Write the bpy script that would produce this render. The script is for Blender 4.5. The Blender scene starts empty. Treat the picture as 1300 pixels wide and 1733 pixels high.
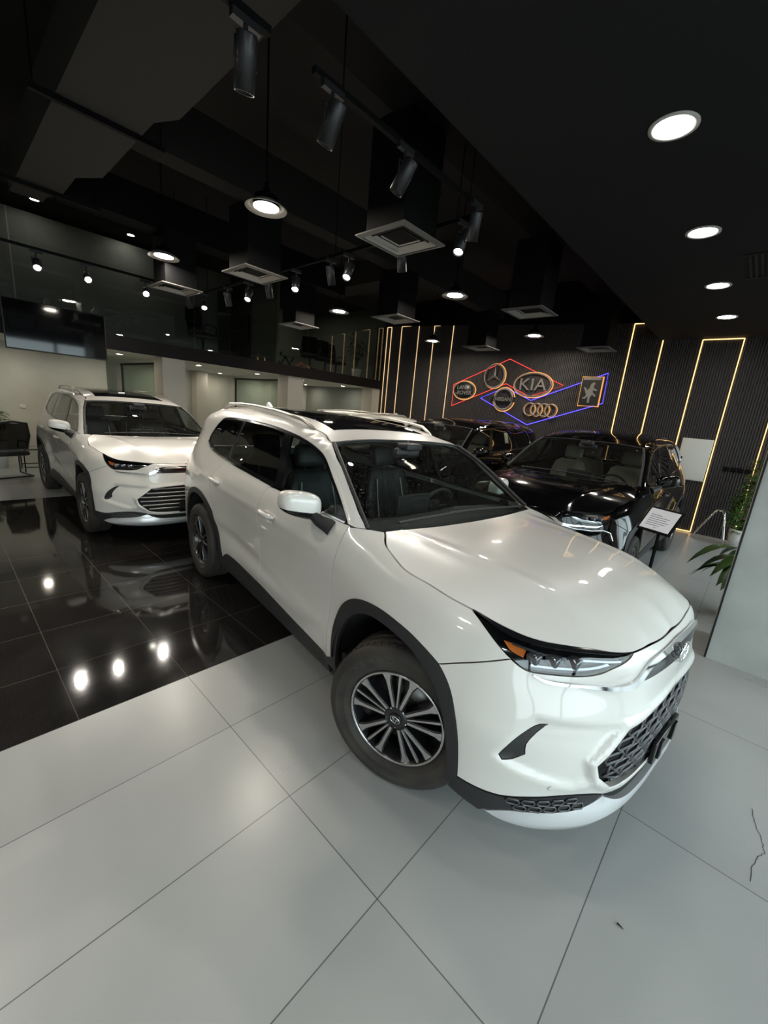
import numpy as np
# ---------------------------------------------------------------- car body surface (numpy only)
def hermite(xs, ys, q):
    """smooth monotone-ish (pchip) interpolation of ys over xs at q; ys may be 2-d (columns)"""
    xs = np.asarray(xs, float); ys = np.asarray(ys, float)
    one = ys.ndim == 1
    if one: ys = ys[:, None]
    h = np.diff(xs)[:, None]; dl = np.diff(ys, axis=0)/h
    m = np.zeros_like(ys)
    if len(xs) == 2:
        m[:] = dl[0]
    else:
        w1 = 2*h[1:]+h[:-1]; w2 = h[1:]+2*h[:-1]
        a, b = dl[:-1], dl[1:]
        ok = a*b > 0
        with np.errstate(divide='ignore', invalid='ignore'):
            hm = (w1+w2)/(w1/np.where(ok, a, 1)+w2/np.where(ok, b, 1))
        m[1:-1] = np.where(ok, hm, 0)
        m[0] = dl[0]; m[-1] = dl[-1]
    q = np.clip(np.asarray(q, float), xs[0], xs[-1])
    i = np.clip(np.searchsorted(xs, q, side='right')-1, 0, len(xs)-2)
    hh = (xs[i+1]-xs[i])[:, None]; t = ((q-xs[i])[:, None])/hh
    r = (2*t**3-3*t**2+1)*ys[i]+(t**3-2*t**2+t)*hh*m[i]+(-2*t**3+3*t**2)*ys[i+1]+(t**3-t**2)*hh*m[i+1]
    return r[:, 0] if one else r

def catmull(P, n):
    """dense smooth curve through the points P (k,2)"""
    P = np.asarray(P, float)
    s = np.r_[0, np.cumsum(np.sqrt(np.linalg.norm(np.diff(P, axis=0), axis=1)))]
    m = np.zeros_like(P)
    h = np.diff(s)[:, None]; dl = np.diff(P, axis=0)/h
    m[1:-1] = (dl[:-1]*h[1:]+dl[1:]*h[:-1])/(h[1:]+h[:-1])
    m[0] = 1.5*dl[0]-.5*m[1]; m[-1] = 1.5*dl[-1]-.5*m[-2]
    q = np.linspace(0, s[-1], n)
    i = np.clip(np.searchsorted(s, q, side='right')-1, 0, len(s)-2)
    hh = (s[i+1]-s[i])[:, None]; t = ((q-s[i])[:, None])/hh
    return (2*t**3-3*t**2+1)*P[i]+(t**3-2*t**2+t)*hh*m[i]+(-2*t**3+3*t**2)*P[i+1]+(t**3-t**2)*hh*m[i+1]

def smooth1(a, axis, n):
    k = np.hanning(2*n+3)[1:-1]; k /= k.sum()
    pad = [(0, 0)]*a.ndim; pad[axis] = (n, n)
    b = np.pad(a, pad, mode='edge')
    return np.apply_along_axis(lambda v: np.convolve(v, k, mode='valid'), axis, b)

class Chart:
    """half of a car body: point(u, z) = plan(u) - normal(u)*inset(u, z).  x forward, w = distance from the middle plane"""
    def __init__(self, plan, stations, apillar=None, du=.01, dz=.01, z0=.1, z1=1.95, smooth=(4, 2)):
        c = catmull(plan, 4000)
        s = np.r_[0, np.cumsum(np.linalg.norm(np.diff(c, axis=0), axis=1))]
        self.U = s[-1]
        n = int(self.U/du)+1
        self.uu = np.linspace(0, self.U, n)
        self.c = np.stack([np.interp(self.uu, s, c[:, k]) for k in (0, 1)], 1)
        t = np.gradient(self.c, axis=0); t /= np.linalg.norm(t, axis=1)[:, None]
        nn = np.stack([t[:, 1], -t[:, 0]], 1)      # outward for a curve running front -> side -> rear with w > 0
        self.n = smooth1(nn, 0, 6); self.n /= np.linalg.norm(self.n, axis=1)[:, None]
        self.zz = np.arange(z0, z1+dz/2, dz)
        us = []; D = []
        for key, prof in stations:
            prof = np.array(prof, float)
            us.append(self.u_of(*key)); D.append(hermite(prof[:, 0], prof[:, 1], self.zz))
        o = np.argsort(us); us = np.array(us)[o]; D = np.array(D)[o]
        T = hermite(us, D, self.uu)                 # (nu, nz)
        T = smooth1(smooth1(T, 0, smooth[0]), 1, smooth[1])
        if apillar is not None:                     # windscreen pillar: body turns inward ahead of this line
            az, ax, gain = apillar
            xa = np.interp(self.zz, az, ax)
            X = self.c[:, 0][:, None]-xa[None, :]
            k = .012
            ramp = gain*(k*np.logaddexp(0, np.clip(X/k, -40, 40)))
            fade = np.clip((self.zz-az[0])/.05, 0, 1)[None, :]
            T = T+ramp*fade*(self.c[:, 0] > -2.2)[:, None]*(self.c[:, 0] < .1)[:, None]
            T = smooth1(smooth1(T, 0, 4), 1, 3)
        self.T = T
    def relief(self, poly, depth, soft):
        """sink (+) or raise (-) the part of the surface inside poly (u, z), with an edge soft metres wide"""
        P = np.asarray(poly, float); u, z = np.meshgrid(self.uu, self.zz, indexing='ij')
        k = (u > P[:, 0].min()-.2) & (u < P[:, 0].max()+.2) & (z > P[:, 1].min()-.2) & (z < P[:, 1].max()+.2)
        q = np.stack([u[k], z[k]], 1); A_, B_ = P, np.roll(P, -1, 0); D = B_-A_
        t = np.clip(((q[:, None]-A_[None])*D[None]).sum(2)/np.maximum((D**2).sum(1), 1e-9)[None], 0, 1)
        dist = np.linalg.norm(q[:, None]-(A_[None]+t[..., None]*D[None]), axis=2).min(1)
        x0, y0, x1, y1 = A_[:, 0], A_[:, 1], B_[:, 0], B_[:, 1]
        c = ((y0 > q[:, 1:2]) != (y1 > q[:, 1:2])) & (q[:, 0:1] < (x1-x0)*(q[:, 1:2]-y0)/np.where(y1 == y0, 1e-12, y1-y0)+x0)
        sd = np.where(c.sum(1) % 2 == 1, dist, -dist); f = np.clip(sd/soft*.5+.5, 0, 1); f = f*f*(3-2*f)
        self.T[k] += depth*f
    def u_of(self, x, w):
        return self.uu[np.argmin((self.c[:, 0]-x)**2+(self.c[:, 1]-w)**2)]
    def d(self, u, z):
        fu = np.clip((np.asarray(u)-0)/(self.uu[1]), 0, len(self.uu)-1.001); fz = np.clip((np.asarray(z)-self.zz[0])/(self.zz[1]-self.zz[0]), 0, len(self.zz)-1.001)
        i = fu.astype(int); j = fz.astype(int); a = fu-i; b = fz-j
        T = self.T
        return (T[i, j]*(1-a)+T[i+1, j]*a)*(1-b)+(T[i, j+1]*(1-a)+T[i+1, j+1]*a)*b
    def point(self, u, z, off=0.):
        """(u, z) -> points (x, w, z); off pushes along the surface normal (outward +)"""
        u = np.asarray(u, float); z = np.asarray(z, float)
        s = np.sign(u); s[s == 0] = 1; ua = np.abs(u)
        x = np.interp(ua, self.uu, self.c[:, 0]); w = np.interp(ua, self.uu, self.c[:, 1])
        nx = np.interp(ua, self.uu, self.n[:, 0]); nw = np.interp(ua, self.uu, self.n[:, 1])
        d = self.d(ua, z)
        P = np.stack([x-nx*d, s*(w-nw*d), z], 1)
        if np.any(off): P = P+self.normal(u, z)*np.reshape(off, (-1, 1))
        return P
    def normal(self, u, z, e=.008):
        u = np.asarray(u, float); z = np.asarray(z, float)
        a = self.point(u+e, z)-self.point(u-e, z); b = self.point(u, z+e)-self.point(u, z-e)
        n = np.cross(a, b)
        n /= np.maximum(np.linalg.norm(n, axis=1), 1e-9)[:, None]
        return n

class Tps:
    """thin plate spline height z(x, w) through scattered points, symmetric in w"""
    def __init__(self, P, lam=0.):
        P = np.asarray(P, float)
        Q = P.copy(); Q[:, 1] *= -1
        A = np.vstack([P, Q[np.abs(P[:, 1]) > 1e-6]])
        key = np.round(A[:, :2], 4); _, i = np.unique(key, axis=0, return_index=True); A = A[i]
        self.X = A[:, :2]; n = len(A)
        K = self.k(self.X[:, None]-self.X[None])+lam*np.eye(n)
        M = np.block([[K, np.c_[np.ones(n), self.X]], [np.c_[np.ones(n), self.X].T, np.zeros((3, 3))]])
        self.w = np.linalg.lstsq(M, np.r_[A[:, 2], 0, 0, 0], rcond=None)[0]
    @staticmethod
    def k(d):
        r2 = (d**2).sum(-1)
        return .5*r2*np.log(r2+1e-12)
    extra = None
    def z(self, x, w):
        return self.z0(x, w)+(self.extra(np.ravel(x), np.ravel(w)) if self.extra else 0)
    def z0(self, x, w):
        q = np.stack([np.ravel(x), np.ravel(w)], 1)
        return self.k(q[:, None]-self.X[None])@self.w[:-3]+self.w[-3]+q@self.w[-2:]
    def point(self, x, w, off=0.):
        x = np.asarray(x, float); w = np.asarray(w, float)
        P = np.stack([x, w, self.z(x, w)], 1)
        if np.any(off): P = P+self.normal(x, w)*np.reshape(off, (-1, 1))
        return P
    def normal(self, x, w, e=.006):
        zx = (self.z(x+e, w)-self.z(x-e, w))/(2*e); zw = (self.z(x, w+e)-self.z(x, w-e))/(2*e)
        n = np.stack([-zx, -zw, np.ones_like(zx)], 1)
        return n/np.linalg.norm(n, axis=1)[:, None]

WHITE_PLAN = [(.97, 0), (.965, .22), (.945, .42), (.90, .585), (.81, .735), (.70, .845), (.54, .935), (.36, .975), (0, .985), (-.5, .965), (-1.2, .957),
              (-2.0, .962), (-2.5, .980), (-2.95, .982), (-3.4, .965), (-3.75, .905), (-3.98, .79), (-4.08, .6), (-4.13, .3), (-4.14, 0)]
WHITE_ST = [
 ((.97, 0),    [(.1, .20), (.24, .06), (.27, .012), (.31, .012), (.40, .03), (.45, .02), (.58, .012), (.72, .03), (.80, .035), (.86, .035), (.90, .04), (.955, .07), (.985, .095), (1.02, .16), (1.07, .3), (1.9, 1)]),
 ((.945, .42), [(.1, .20), (.24, .05), (.27, .008), (.31, .008), (.40, .03), (.46, .015), (.58, .010), (.70, .02), (.79, .04), (.855, .05), (.90, .055), (.955, .068), (1.0, .095), (1.03, .145), (1.08, .3), (1.9, 1)]),
 ((.87, .65),  [(.1, .20), (.24, .05), (.27, .012), (.31, .012), (.40, .035), (.50, .012), (.60, .015), (.70, .04), (.79, .07), (.85, .095), (.90, .107), (.96, .127), (1.0, .152), (1.03, .195), (1.09, .34), (1.9, 1)]),
 ((.75, .80),  [(.1, .18), (.24, .04), (.28, .012), (.33, .02), (.42, .022), (.52, .012), (.62, .022), (.72, .048), (.80, .077), (.86, .107), (.92, .127), (.97, .152), (1.01, .19), (1.045, .25), (1.10, .39), (1.9, 1)]),
 ((.60, .905), [(.1, .15), (.25, .02), (.30, .012), (.40, .01), (.52, .008), (.62, .012), (.72, .04), (.80, .068), (.87, .095), (.93, .117), (.98, .147), (1.02, .19), (1.05, .245), (1.11, .4), (1.9, 1)]),
 ((.42, .962), [(.1, .12), (.25, .015), (.34, .004), (.5, .0), (.65, .004), (.75, .028), (.85, .062), (.93, .088), (.99, .12), (1.035, .17), (1.07, .235), (1.13, .36), (1.9, .9)]),
 ((.18, .98),  [(.1, .10), (.3, .01), (.5, .0), (.75, .0), (.86, .018), (.93, .04), (1.0, .072), (1.05, .112), (1.085, .16), (1.12, .24), (1.9, .8)]),
 ((0, .985),   [(.1, .10), (.3, .01), (.5, .0), (.8, .0), (.90, .008), (.95, .028), (1.02, .06), (1.08, .095), (1.115, .15), (1.15, .24), (1.9, .7)]),
 ((-.3, .975), [(.1, .12), (.3, .035), (.5, .02), (.75, .012), (.95, .018), (1.05, .04), (1.12, .07), (1.165, .115), (1.20, .17), (1.24, .22), (1.9, .6)]),
 ((-.55, .963),[(.1, .14), (.30, .05), (.42, .03), (.55, .022), (.70, .03), (.85, .022), (1.0, .012), (1.08, .022), (1.15, .048), (1.22, .092), (1.26, .112), (1.64, .265), (1.70, .31), (1.9, .6)]),
 ((-.9, .96),  [(.1, .14), (.30, .05), (.42, .03), (.50, .018), (.62, .036), (.80, .028), (1.0, .010), (1.08, .014), (1.15, .038), (1.22, .086), (1.26, .108), (1.64, .252), (1.69, .29), (1.73, .38), (1.9, .7)]),
 ((-1.5, .957),[(.1, .14), (.30, .05), (.42, .03), (.50, .018), (.64, .038), (.80, .030), (1.02, .008), (1.10, .012), (1.17, .036), (1.235, .082), (1.27, .102), (1.645, .242), (1.69, .275), (1.735, .35), (1.9, .7)]),
 ((-2.1, .965),[(.1, .14), (.30, .05), (.42, .032), (.50, .022), (.66, .042), (.85, .030), (1.05, .010), (1.12, .016), (1.19, .042), (1.255, .086), (1.29, .104), (1.66, .248), (1.70, .28), (1.745, .36), (1.9, .7)]),
 ((-2.5, .98), [(.1, .13), (.30, .04), (.45, .020), (.60, .016), (.80, .010), (.98, .008), (1.08, .018), (1.16, .042), (1.23, .082), (1.28, .112), (1.32, .130), (1.66, .268), (1.70, .30), (1.745, .38), (1.9, .7)]),
 ((-2.95, .982),[(.1, .12), (.30, .02), (.5, .004), (.85, .0), (.98, .006), (1.08, .026), (1.18, .062), (1.27, .105), (1.34, .140), (1.66, .275), (1.70, .31), (1.74, .39), (1.9, .7)]),
 ((-3.4, .965),[(.1, .12), (.30, .03), (.5, .012), (.85, .010), (.98, .016), (1.1, .04), (1.22, .08), (1.32, .125), (1.42, .17), (1.62, .25), (1.67, .30), (1.72, .39), (1.9, .7)]),
 ((-3.75, .905),[(.1, .12), (.30, .03), (.5, .015), (.85, .012), (1.0, .03), (1.1, .055), (1.25, .12), (1.42, .19), (1.62, .28), (1.66, .33), (1.70, .42), (1.9, .7)]),
 ((-4.08, .6), [(.1, .15), (.30, .03), (.5, .01), (.85, .012), (1.0, .03), (1.1, .06), (1.25, .14), (1.42, .22), (1.62, .32), (1.66, .36), (1.9, .7)]),
 ((-4.14, 0),  [(.1, .15), (.30, .03), (.5, .01), (.85, .012), (1.0, .03), (1.1, .06), (1.25, .14), (1.42, .22), (1.62, .30), (1.66, .32), (1.9, .7)]),
]
WHITE_AP = ((1.18, 1.24, 1.41, 1.53, 1.62, 1.66, 1.9), (-.42, -.50, -.765, -.945, -1.17, -1.42, -2.2), .75)
import bpy, bmesh, math, random
from mathutils import Vector, Matrix
from mathutils.geometry import delaunay_2d_cdt
random.seed(7)
C = bpy.context.scene.collection
PI = math.pi
# ------------------------------------------------------------------------------- object helpers
def tag(o, label=None, cat=None, group=None, kind=None):
    if label: o['label'] = label
    if cat: o['category'] = cat
    if group: o['group'] = group
    if kind: o['kind'] = kind
    return o
def empty(name, loc=(0, 0, 0), rz=0., parent=None):
    o = bpy.data.objects.new(name, None); C.objects.link(o)
    o.location = loc; o.rotation_euler = (0, 0, rz); o.empty_display_size = .1
    if parent: o.parent = parent
    return o
def thing(name, label, cat, loc=(0, 0, 0), rz=0., group=None):
    return tag(empty(name, loc, rz), label, cat, group)
def link(name, me, mat=None, parent=None, loc=None, rot=None):
    o = bpy.data.objects.new(name, me); C.objects.link(o)
    if mat is not None:
        for m in (mat if isinstance(mat, (list, tuple)) else [mat]): me.materials.append(m)
    if parent: o.parent = parent
    if loc is not None: o.location = loc
    if rot is not None: o.rotation_euler = rot
    return o
def children(o): return list(o.children)
def copy_tree(o, parent=None, skip=()):
    c = o.copy(); C.objects.link(c); c.parent = parent
    if parent is not None: c.matrix_parent_inverse = o.matrix_parent_inverse.copy()
    for ch in children(o):
        if ch.name.split('.')[0] in skip: continue
        copy_tree(ch, c, skip)
    return c
class MB:
    """collects shapes, then links them as ONE mesh object"""
    def __init__(s): s.v = []; s.f = []; s.sm = []
    def add(s, v, f, smooth=False, M=None):
        n = len(s.v)
        s.v += [tuple(M @ Vector(p)) if M is not None else tuple(p) for p in v]
        s.f += [tuple(i+n for i in q) for q in f]; s.sm += [smooth]*len(f); return s
    def box(s, c, d, M=None, bev=0.):
        x, y, z = c; a, b, e = d[0]/2, d[1]/2, d[2]/2
        if bev <= 0:
            v = [(x+i*a, y+j*b, z+k*e) for i in (-1, 1) for j in (-1, 1) for k in (-1, 1)]
            return s.add(v, [(0, 1, 3, 2), (4, 6, 7, 5), (0, 4, 5, 1), (2, 3, 7, 6), (0, 2, 6, 4), (1, 5, 7, 3)], False, M)
        bm = bmesh.new(); bmesh.ops.create_cube(bm, size=1)
        bmesh.ops.scale(bm, vec=d, verts=bm.verts)
        bmesh.ops.bevel(bm, geom=list(bm.edges), offset=bev, segments=2, affect='EDGES', profile=.6)
        bmesh.ops.translate(bm, vec=c, verts=bm.verts)
        bm.verts.index_update()
        s.add([v.co[:] for v in bm.verts], [[v.index for v in f.verts] for f in bm.faces], True, M); bm.free(); return s
    def tube(s, pts, r, n=10, closed=False, M=None, caps=True):
        pts = [Vector(p) for p in pts]; k = len(pts); rr = r if isinstance(r, (list, tuple)) else [r]*k
        v = []; f = []
        t0 = (pts[1]-pts[0]).normalized(); up = Vector((0, 0, 1)) if abs(t0.z) < .9 else Vector((1, 0, 0))
        a = t0.cross(up).normalized()
        for i, p in enumerate(pts):
            if closed: t = (pts[(i+1) % k]-pts[i-1]).normalized()
            else: t = ((pts[min(i+1, k-1)]-p).normalized()+(p-pts[max(i-1, 0)]).normalized()).normalized()
            a = (a-t*a.dot(t)).normalized(); b = t.cross(a)
            for j in range(n):
                q = 2*PI*j/n; v.append(p+(a*math.cos(q)+b*math.sin(q))*rr[i])
        m = k if closed else k-1
        for i in range(m):
            for j in range(n):
                f.append((i*n+j, i*n+(j+1) % n, ((i+1) % k)*n+(j+1) % n, ((i+1) % k)*n+j))
        s.add(v, f, True, M)
        if caps and not closed:
            s.add(v[:n], [tuple(range(n))[::-1]], False, M); s.add(v[-n:], [tuple(range(n))], False, M)
        return s
    def lathe(s, prof, n=32, M=None, smooth=True):
        v = []; f = []; k = len(prof)
        for r, z in prof:
            for j in range(n):
                q = 2*PI*j/n; v.append((r*math.cos(q), r*math.sin(q), z))
        for i in range(k-1):
            for j in range(n): f.append((i*n+j, i*n+(j+1) % n, (i+1)*n+(j+1) % n, (i+1)*n+j))
        return s.add(v, f, smooth, M)
    def disc(s, r, z=0., n=28, M=None, r2=None):
        v = [(r*math.cos(2*PI*j/n), (r2 or r)*math.sin(2*PI*j/n), z) for j in range(n)]
        return s.add(v, [tuple(range(n))], False, M)
    def quad(s, a, b, c, d, M=None): return s.add([a, b, c, d], [(0, 1, 2, 3)], False, M)
    def prism(s, poly, z0, z1, M=None):
        n = len(poly); v = [(x, y, z0) for x, y in poly]+[(x, y, z1) for x, y in poly]
        return s.add(v, [tuple(range(n))[::-1], tuple(range(n, 2*n))]+[(i, (i+1) % n, n+(i+1) % n, n+i) for i in range(n)], False, M)
    def ell(s, c, r, n=14, m=8, M=None):
        v = []; f = []
        for i in range(m+1):
            t = PI*i/m
            for j in range(n):
                q = 2*PI*j/n
                v.append((c[0]+r[0]*math.sin(t)*math.cos(q), c[1]+r[1]*math.sin(t)*math.sin(q), c[2]+r[2]*math.cos(t)))
        for i in range(m):
            for j in range(n): f.append((i*n+j, (i+1)*n+j, (i+1)*n+(j+1) % n, i*n+(j+1) % n))
        return s.add(v, f, True, M)
    def mesh(s, name):
        me = bpy.data.meshes.new(name); me.from_pydata(s.v, [], s.f); me.validate()
        if len(me.polygons) == len(s.sm): me.polygons.foreach_set('use_smooth', s.sm)
        return me
    def build(s, name, mat, parent=None, loc=None, rot=None, kind=None):
        o = link(name, s.mesh(name), mat, parent, loc, rot)
        if kind: o['kind'] = kind
        return o
def text_mesh(txt, size, extrude=.004, bold=0.):
    cu = bpy.data.curves.new('t', 'FONT'); cu.body = txt; cu.size = size; cu.extrude = extrude; cu.offset = bold
    cu.align_x = 'CENTER'; cu.align_y = 'CENTER'; cu.resolution_u = 3
    o = bpy.data.objects.new('t', cu); C.objects.link(o)
    dg = bpy.context.evaluated_depsgraph_get()
    me = bpy.data.meshes.new_from_object(o.evaluated_get(dg))
    bpy.data.objects.remove(o); me.name = 'lettering'
    return me
def aim(direction, up=(0, 0, 1)):
    """matrix whose local -Z... local +Z looks along direction"""
    z = Vector(direction).normalized(); u = Vector(up)
    if abs(z.dot(u)) > .99: u = Vector((0, 1, 0))
    x = u.cross(z).normalized(); y = z.cross(x)
    return Matrix((x, y, z)).transposed().to_4x4()
# ------------------------------------------------------------------------------- materials
def mat(name, col, rough=.5, metal=0., coat=0., spec=.5, emis=None, es=0.):
    m = bpy.data.materials.new(name); m.use_nodes = True
    b = m.node_tree.nodes['Principled BSDF']
    b.inputs['Base Color'].default_value = (*col, 1); b.inputs['Roughness'].default_value = rough
    b.inputs['Metallic'].default_value = metal; b.inputs['Coat Weight'].default_value = coat
    b.inputs['Coat Roughness'].default_value = .03
    b.inputs['Specular IOR Level'].default_value = spec
    if emis: b.inputs['Emission Color'].default_value = (*emis, 1); b.inputs['Emission Strength'].default_value = es
    return m
def emit(name, col, s):
    m = bpy.data.materials.new(name); m.use_nodes = True; nt = m.node_tree; nt.nodes.clear()
    e = nt.nodes.new('ShaderNodeEmission'); o = nt.nodes.new('ShaderNodeOutputMaterial')
    e.inputs[0].default_value = (*col, 1); e.inputs[1].default_value = s
    nt.links.new(e.outputs[0], o.inputs[0]); return m
def glass(name, tint, base=.04, gloss=1.0, haze=0.):
    """thin pane: tinted see-through plus a mirror share that grows at grazing angles (the same from both sides)"""
    m = bpy.data.materials.new(name); m.use_nodes = True; nt = m.node_tree; nt.nodes.clear()
    N = nt.nodes.new; L = nt.links.new
    lw = N('ShaderNodeLayerWeight'); lw.inputs['Blend'].default_value = .5
    p = N('ShaderNodeMath'); p.operation = 'POWER'; p.inputs[1].default_value = 4.2
    q = N('ShaderNodeMath'); q.operation = 'MULTIPLY_ADD'; q.inputs[1].default_value = .93; q.inputs[2].default_value = base
    L(lw.outputs['Facing'], p.inputs[0]); L(p.outputs[0], q.inputs[0])
    tr = N('ShaderNodeBsdfTransparent'); tr.inputs[0].default_value = (*tint, 1)
    gl = N('ShaderNodeBsdfGlossy'); gl.inputs['Roughness'].default_value = .01; gl.inputs[0].default_value = (gloss, gloss, gloss, 1)
    mx = N('ShaderNodeMixShader'); o = N('ShaderNodeOutputMaterial')
    L(q.outputs[0], mx.inputs[0])
    if haze > 0:
        df = N('ShaderNodeBsdfDiffuse'); df.inputs[0].default_value = (.55, .53, .5, 1)
        nz = N('ShaderNodeTexNoise'); nz.inputs['Scale'].default_value = 90; nz.inputs['Detail'].default_value = 4
        mr = N('ShaderNodeMapRange'); mr.inputs[1].default_value = .5; mr.inputs[2].default_value = .75; mr.inputs[4].default_value = haze
        tc = N('ShaderNodeTexCoord'); L(tc.outputs['Object'], nz.inputs['Vector']); L(nz.outputs[0], mr.inputs[0])
        m2 = N('ShaderNodeMixShader'); L(mr.outputs[0], m2.inputs[0]); L(tr.outputs[0], m2.inputs[1]); L(df.outputs[0], m2.inputs[2])
        L(m2.outputs[0], mx.inputs[1])
    else: L(tr.outputs[0], mx.inputs[1])
    L(gl.outputs[0], mx.inputs[2]); L(mx.outputs[0], o.inputs[0]); return m
def nodes(m):
    nt = m.node_tree; return nt.nodes.new, nt.links.new, nt.nodes['Principled BSDF']
def noise_col(m, c1, c2, scale, detail=6, lo=.35, hi=.65, coord='Object', rough=None, vec_scale=None):
    """mottled colour between c1 and c2"""
    N, L, b = nodes(m)
    tc = N('ShaderNodeTexCoord'); nz = N('ShaderNodeTexNoise'); nz.inputs['Scale'].default_value = scale; nz.inputs['Detail'].default_value = detail
    src = tc.outputs[coord]
    if vec_scale:
        mp = N('ShaderNodeMapping'); mp.inputs['Scale'].default_value = vec_scale; L(src, mp.inputs[0]); src = mp.outputs[0]
    mr = N('ShaderNodeMapRange'); mr.inputs[1].default_value = lo; mr.inputs[2].default_value = hi
    mx = N('ShaderNodeMix'); mx.data_type = 'RGBA'
    mx.inputs[6].default_value = (*c1, 1); mx.inputs[7].default_value = (*c2, 1)
    L(src, nz.inputs['Vector']); L(nz.outputs[0], mr.inputs[0]); L(mr.outputs[0], mx.inputs[0]); L(mx.outputs[2], b.inputs['Base Color'])
    if rough:
        m2 = N('ShaderNodeMapRange'); m2.inputs[1].default_value = .3; m2.inputs[2].default_value = .7; m2.inputs[3].default_value = rough[0]; m2.inputs[4].default_value = rough[1]
        L(nz.outputs[0], m2.inputs[0]); L(m2.outputs[0], b.inputs['Roughness'])
    return mx, N, L, b
def tile_mat(name, c1, c2, grout, px, py, ox, oy, gw, scale, rough, coat=0., speck=None):
    """floor tiles px by py metres with joint lines gw wide, joints passing through (ox, oy)"""
    m = mat(name, c1, rough[0], coat=coat)
    mx, N, L, b = noise_col(m, c1, c2, scale, 8, .3, .7, rough=rough)
    tc = N('ShaderNodeTexCoord'); sp = N('ShaderNodeSeparateXYZ'); L(tc.outputs['Object'], sp.inputs[0])
    ds = []; ids = []
    for k, p, o in ((0, px, ox), (1, py, oy)):
        a = N('ShaderNodeMath'); a.operation = 'SUBTRACT'; L(sp.outputs[k], a.inputs[0]); a.inputs[1].default_value = o
        d = N('ShaderNodeMath'); d.operation = 'DIVIDE'; L(a.outputs[0], d.inputs[0]); d.inputs[1].default_value = p
        fl = N('ShaderNodeMath'); fl.operation = 'FLOOR'; L(d.outputs[0], fl.inputs[0]); ids.append(fl)
        w = N('ShaderNodeMath'); w.operation = 'PINGPONG'; L(a.outputs[0], w.inputs[0]); w.inputs[1].default_value = p/2
        ds.append(w)
    mn = N('ShaderNodeMath'); mn.operation = 'MINIMUM'; L(ds[0].outputs[0], mn.inputs[0]); L(ds[1].outputs[0], mn.inputs[1])
    lt = N('ShaderNodeMath'); lt.operation = 'LESS_THAN'; L(mn.outputs[0], lt.inputs[0]); lt.inputs[1].default_value = gw/2
    cb = N('ShaderNodeCombineXYZ'); L(ids[0].outputs[0], cb.inputs[0]); L(ids[1].outputs[0], cb.inputs[1])
    wn = N('ShaderNodeTexWhiteNoise'); wn.noise_dimensions = '3D'; L(cb.outputs[0], wn.inputs[0])
    v = N('ShaderNodeMapRange'); v.inputs[3].default_value = .93; v.inputs[4].default_value = 1.05; L(wn.outputs[0], v.inputs[0])
    mul = N('ShaderNodeMix'); mul.data_type = 'RGBA'; mul.blend_type = 'MULTIPLY'; mul.inputs[0].default_value = 1
    L(mx.outputs[2], mul.inputs[6]); L(v.outputs[0], mul.inputs[7])
    last = mul.outputs[2]
    if speck:
        n2 = N('ShaderNodeTexNoise'); n2.inputs['Scale'].default_value = 260; n2.inputs['Detail'].default_value = 2; L(tc.outputs['Object'], n2.inputs['Vector'])
        g = N('ShaderNodeMapRange'); g.inputs[1].default_value = .62; g.inputs[2].default_value = .72; L(n2.outputs[0], g.inputs[0])
        ms = N('ShaderNodeMix'); ms.data_type = 'RGBA'; L(g.outputs[0], ms.inputs[0]); L(last, ms.inputs[6]); ms.inputs[7].default_value = (*speck, 1); last = ms.outputs[2]
    mg = N('ShaderNodeMix'); mg.data_type = 'RGBA'; L(lt.outputs[0], mg.inputs[0]); L(last, mg.inputs[6]); mg.inputs[7].default_value = (*grout, 1)
    L(mg.outputs[2], b.inputs['Base Color'])
    return m
M = {}
M['white_paint'] = mat('white_paint', (.76, .74, .70), .32, coat=1.)
M['black_paint'] = mat('black_paint', (.003, .003, .0035), .12, coat=.7, spec=.15)
M['plastic'] = mat('black_plastic', (.022, .022, .024), .55)
M['gloss_black'] = mat('gloss_black', (.008, .008, .009), .12)
M['dark'] = mat('dark_liner', (.010, .010, .010), .85)
M['tyre'] = mat('tyre_rubber', (.030, .026, .023), .72)
noise_col(M['tyre'], (.026, .023, .021), (.05, .043, .036), 7, 5)
M['chrome'] = mat('chrome', (.86, .86, .87), .07, 1.)
M['silver'] = mat('machined_alloy', (.62, .62, .63), .26, 1.)
M['alloy_black'] = mat('black_alloy', (.012, .012, .014), .3, coat=.4)
M['disc'] = mat('brake_steel', (.22, .21, .2), .4, .9)
M['lipsilver'] = mat('silver_lip_paint', (.66, .67, .69), .28, .35, coat=.6)
M['glass'] = glass('clear_car_glass', (.62, .70, .67), .05)
M['windshield'] = glass('windshield_glass', (.66, .72, .70), .05, haze=.10)
M['tint'] = glass('tinted_car_glass', (.13, .13, .13), .05)
M['pane'] = glass('mezzanine_glass', (.78, .80, .77), .085)
M['pane2'] = glass('partition_glass', (.80, .88, .84), .07)
M['lens'] = glass('lamp_lens', (.82, .84, .86), .06)
M['roofglass'] = mat('sunroof_glass', (.006, .006, .007), .04)
M['amber'] = mat('amber_reflector', (.75, .19, .03), .2)
M['reflector'] = mat('lamp_reflector', (.33, .34, .36), .2, .9)
M['led_lens'] = mat('lamp_projector', (.20, .21, .23), .06, .7)
M['red_lens'] = mat('red_lamp', (.35, .01, .01), .1)
M['seat'] = mat('dark_leather', (.028, .028, .030), .5)
M['seat_beige'] = mat('beige_leather', (.34, .30, .25), .5)
M['stitch'] = mat('light_piping', (.55, .55, .53), .5)
M['dash'] = mat('dash_grey', (.020, .021, .023), .7)
M['liner'] = mat('headliner', (.12, .115, .105), .9)
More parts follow.
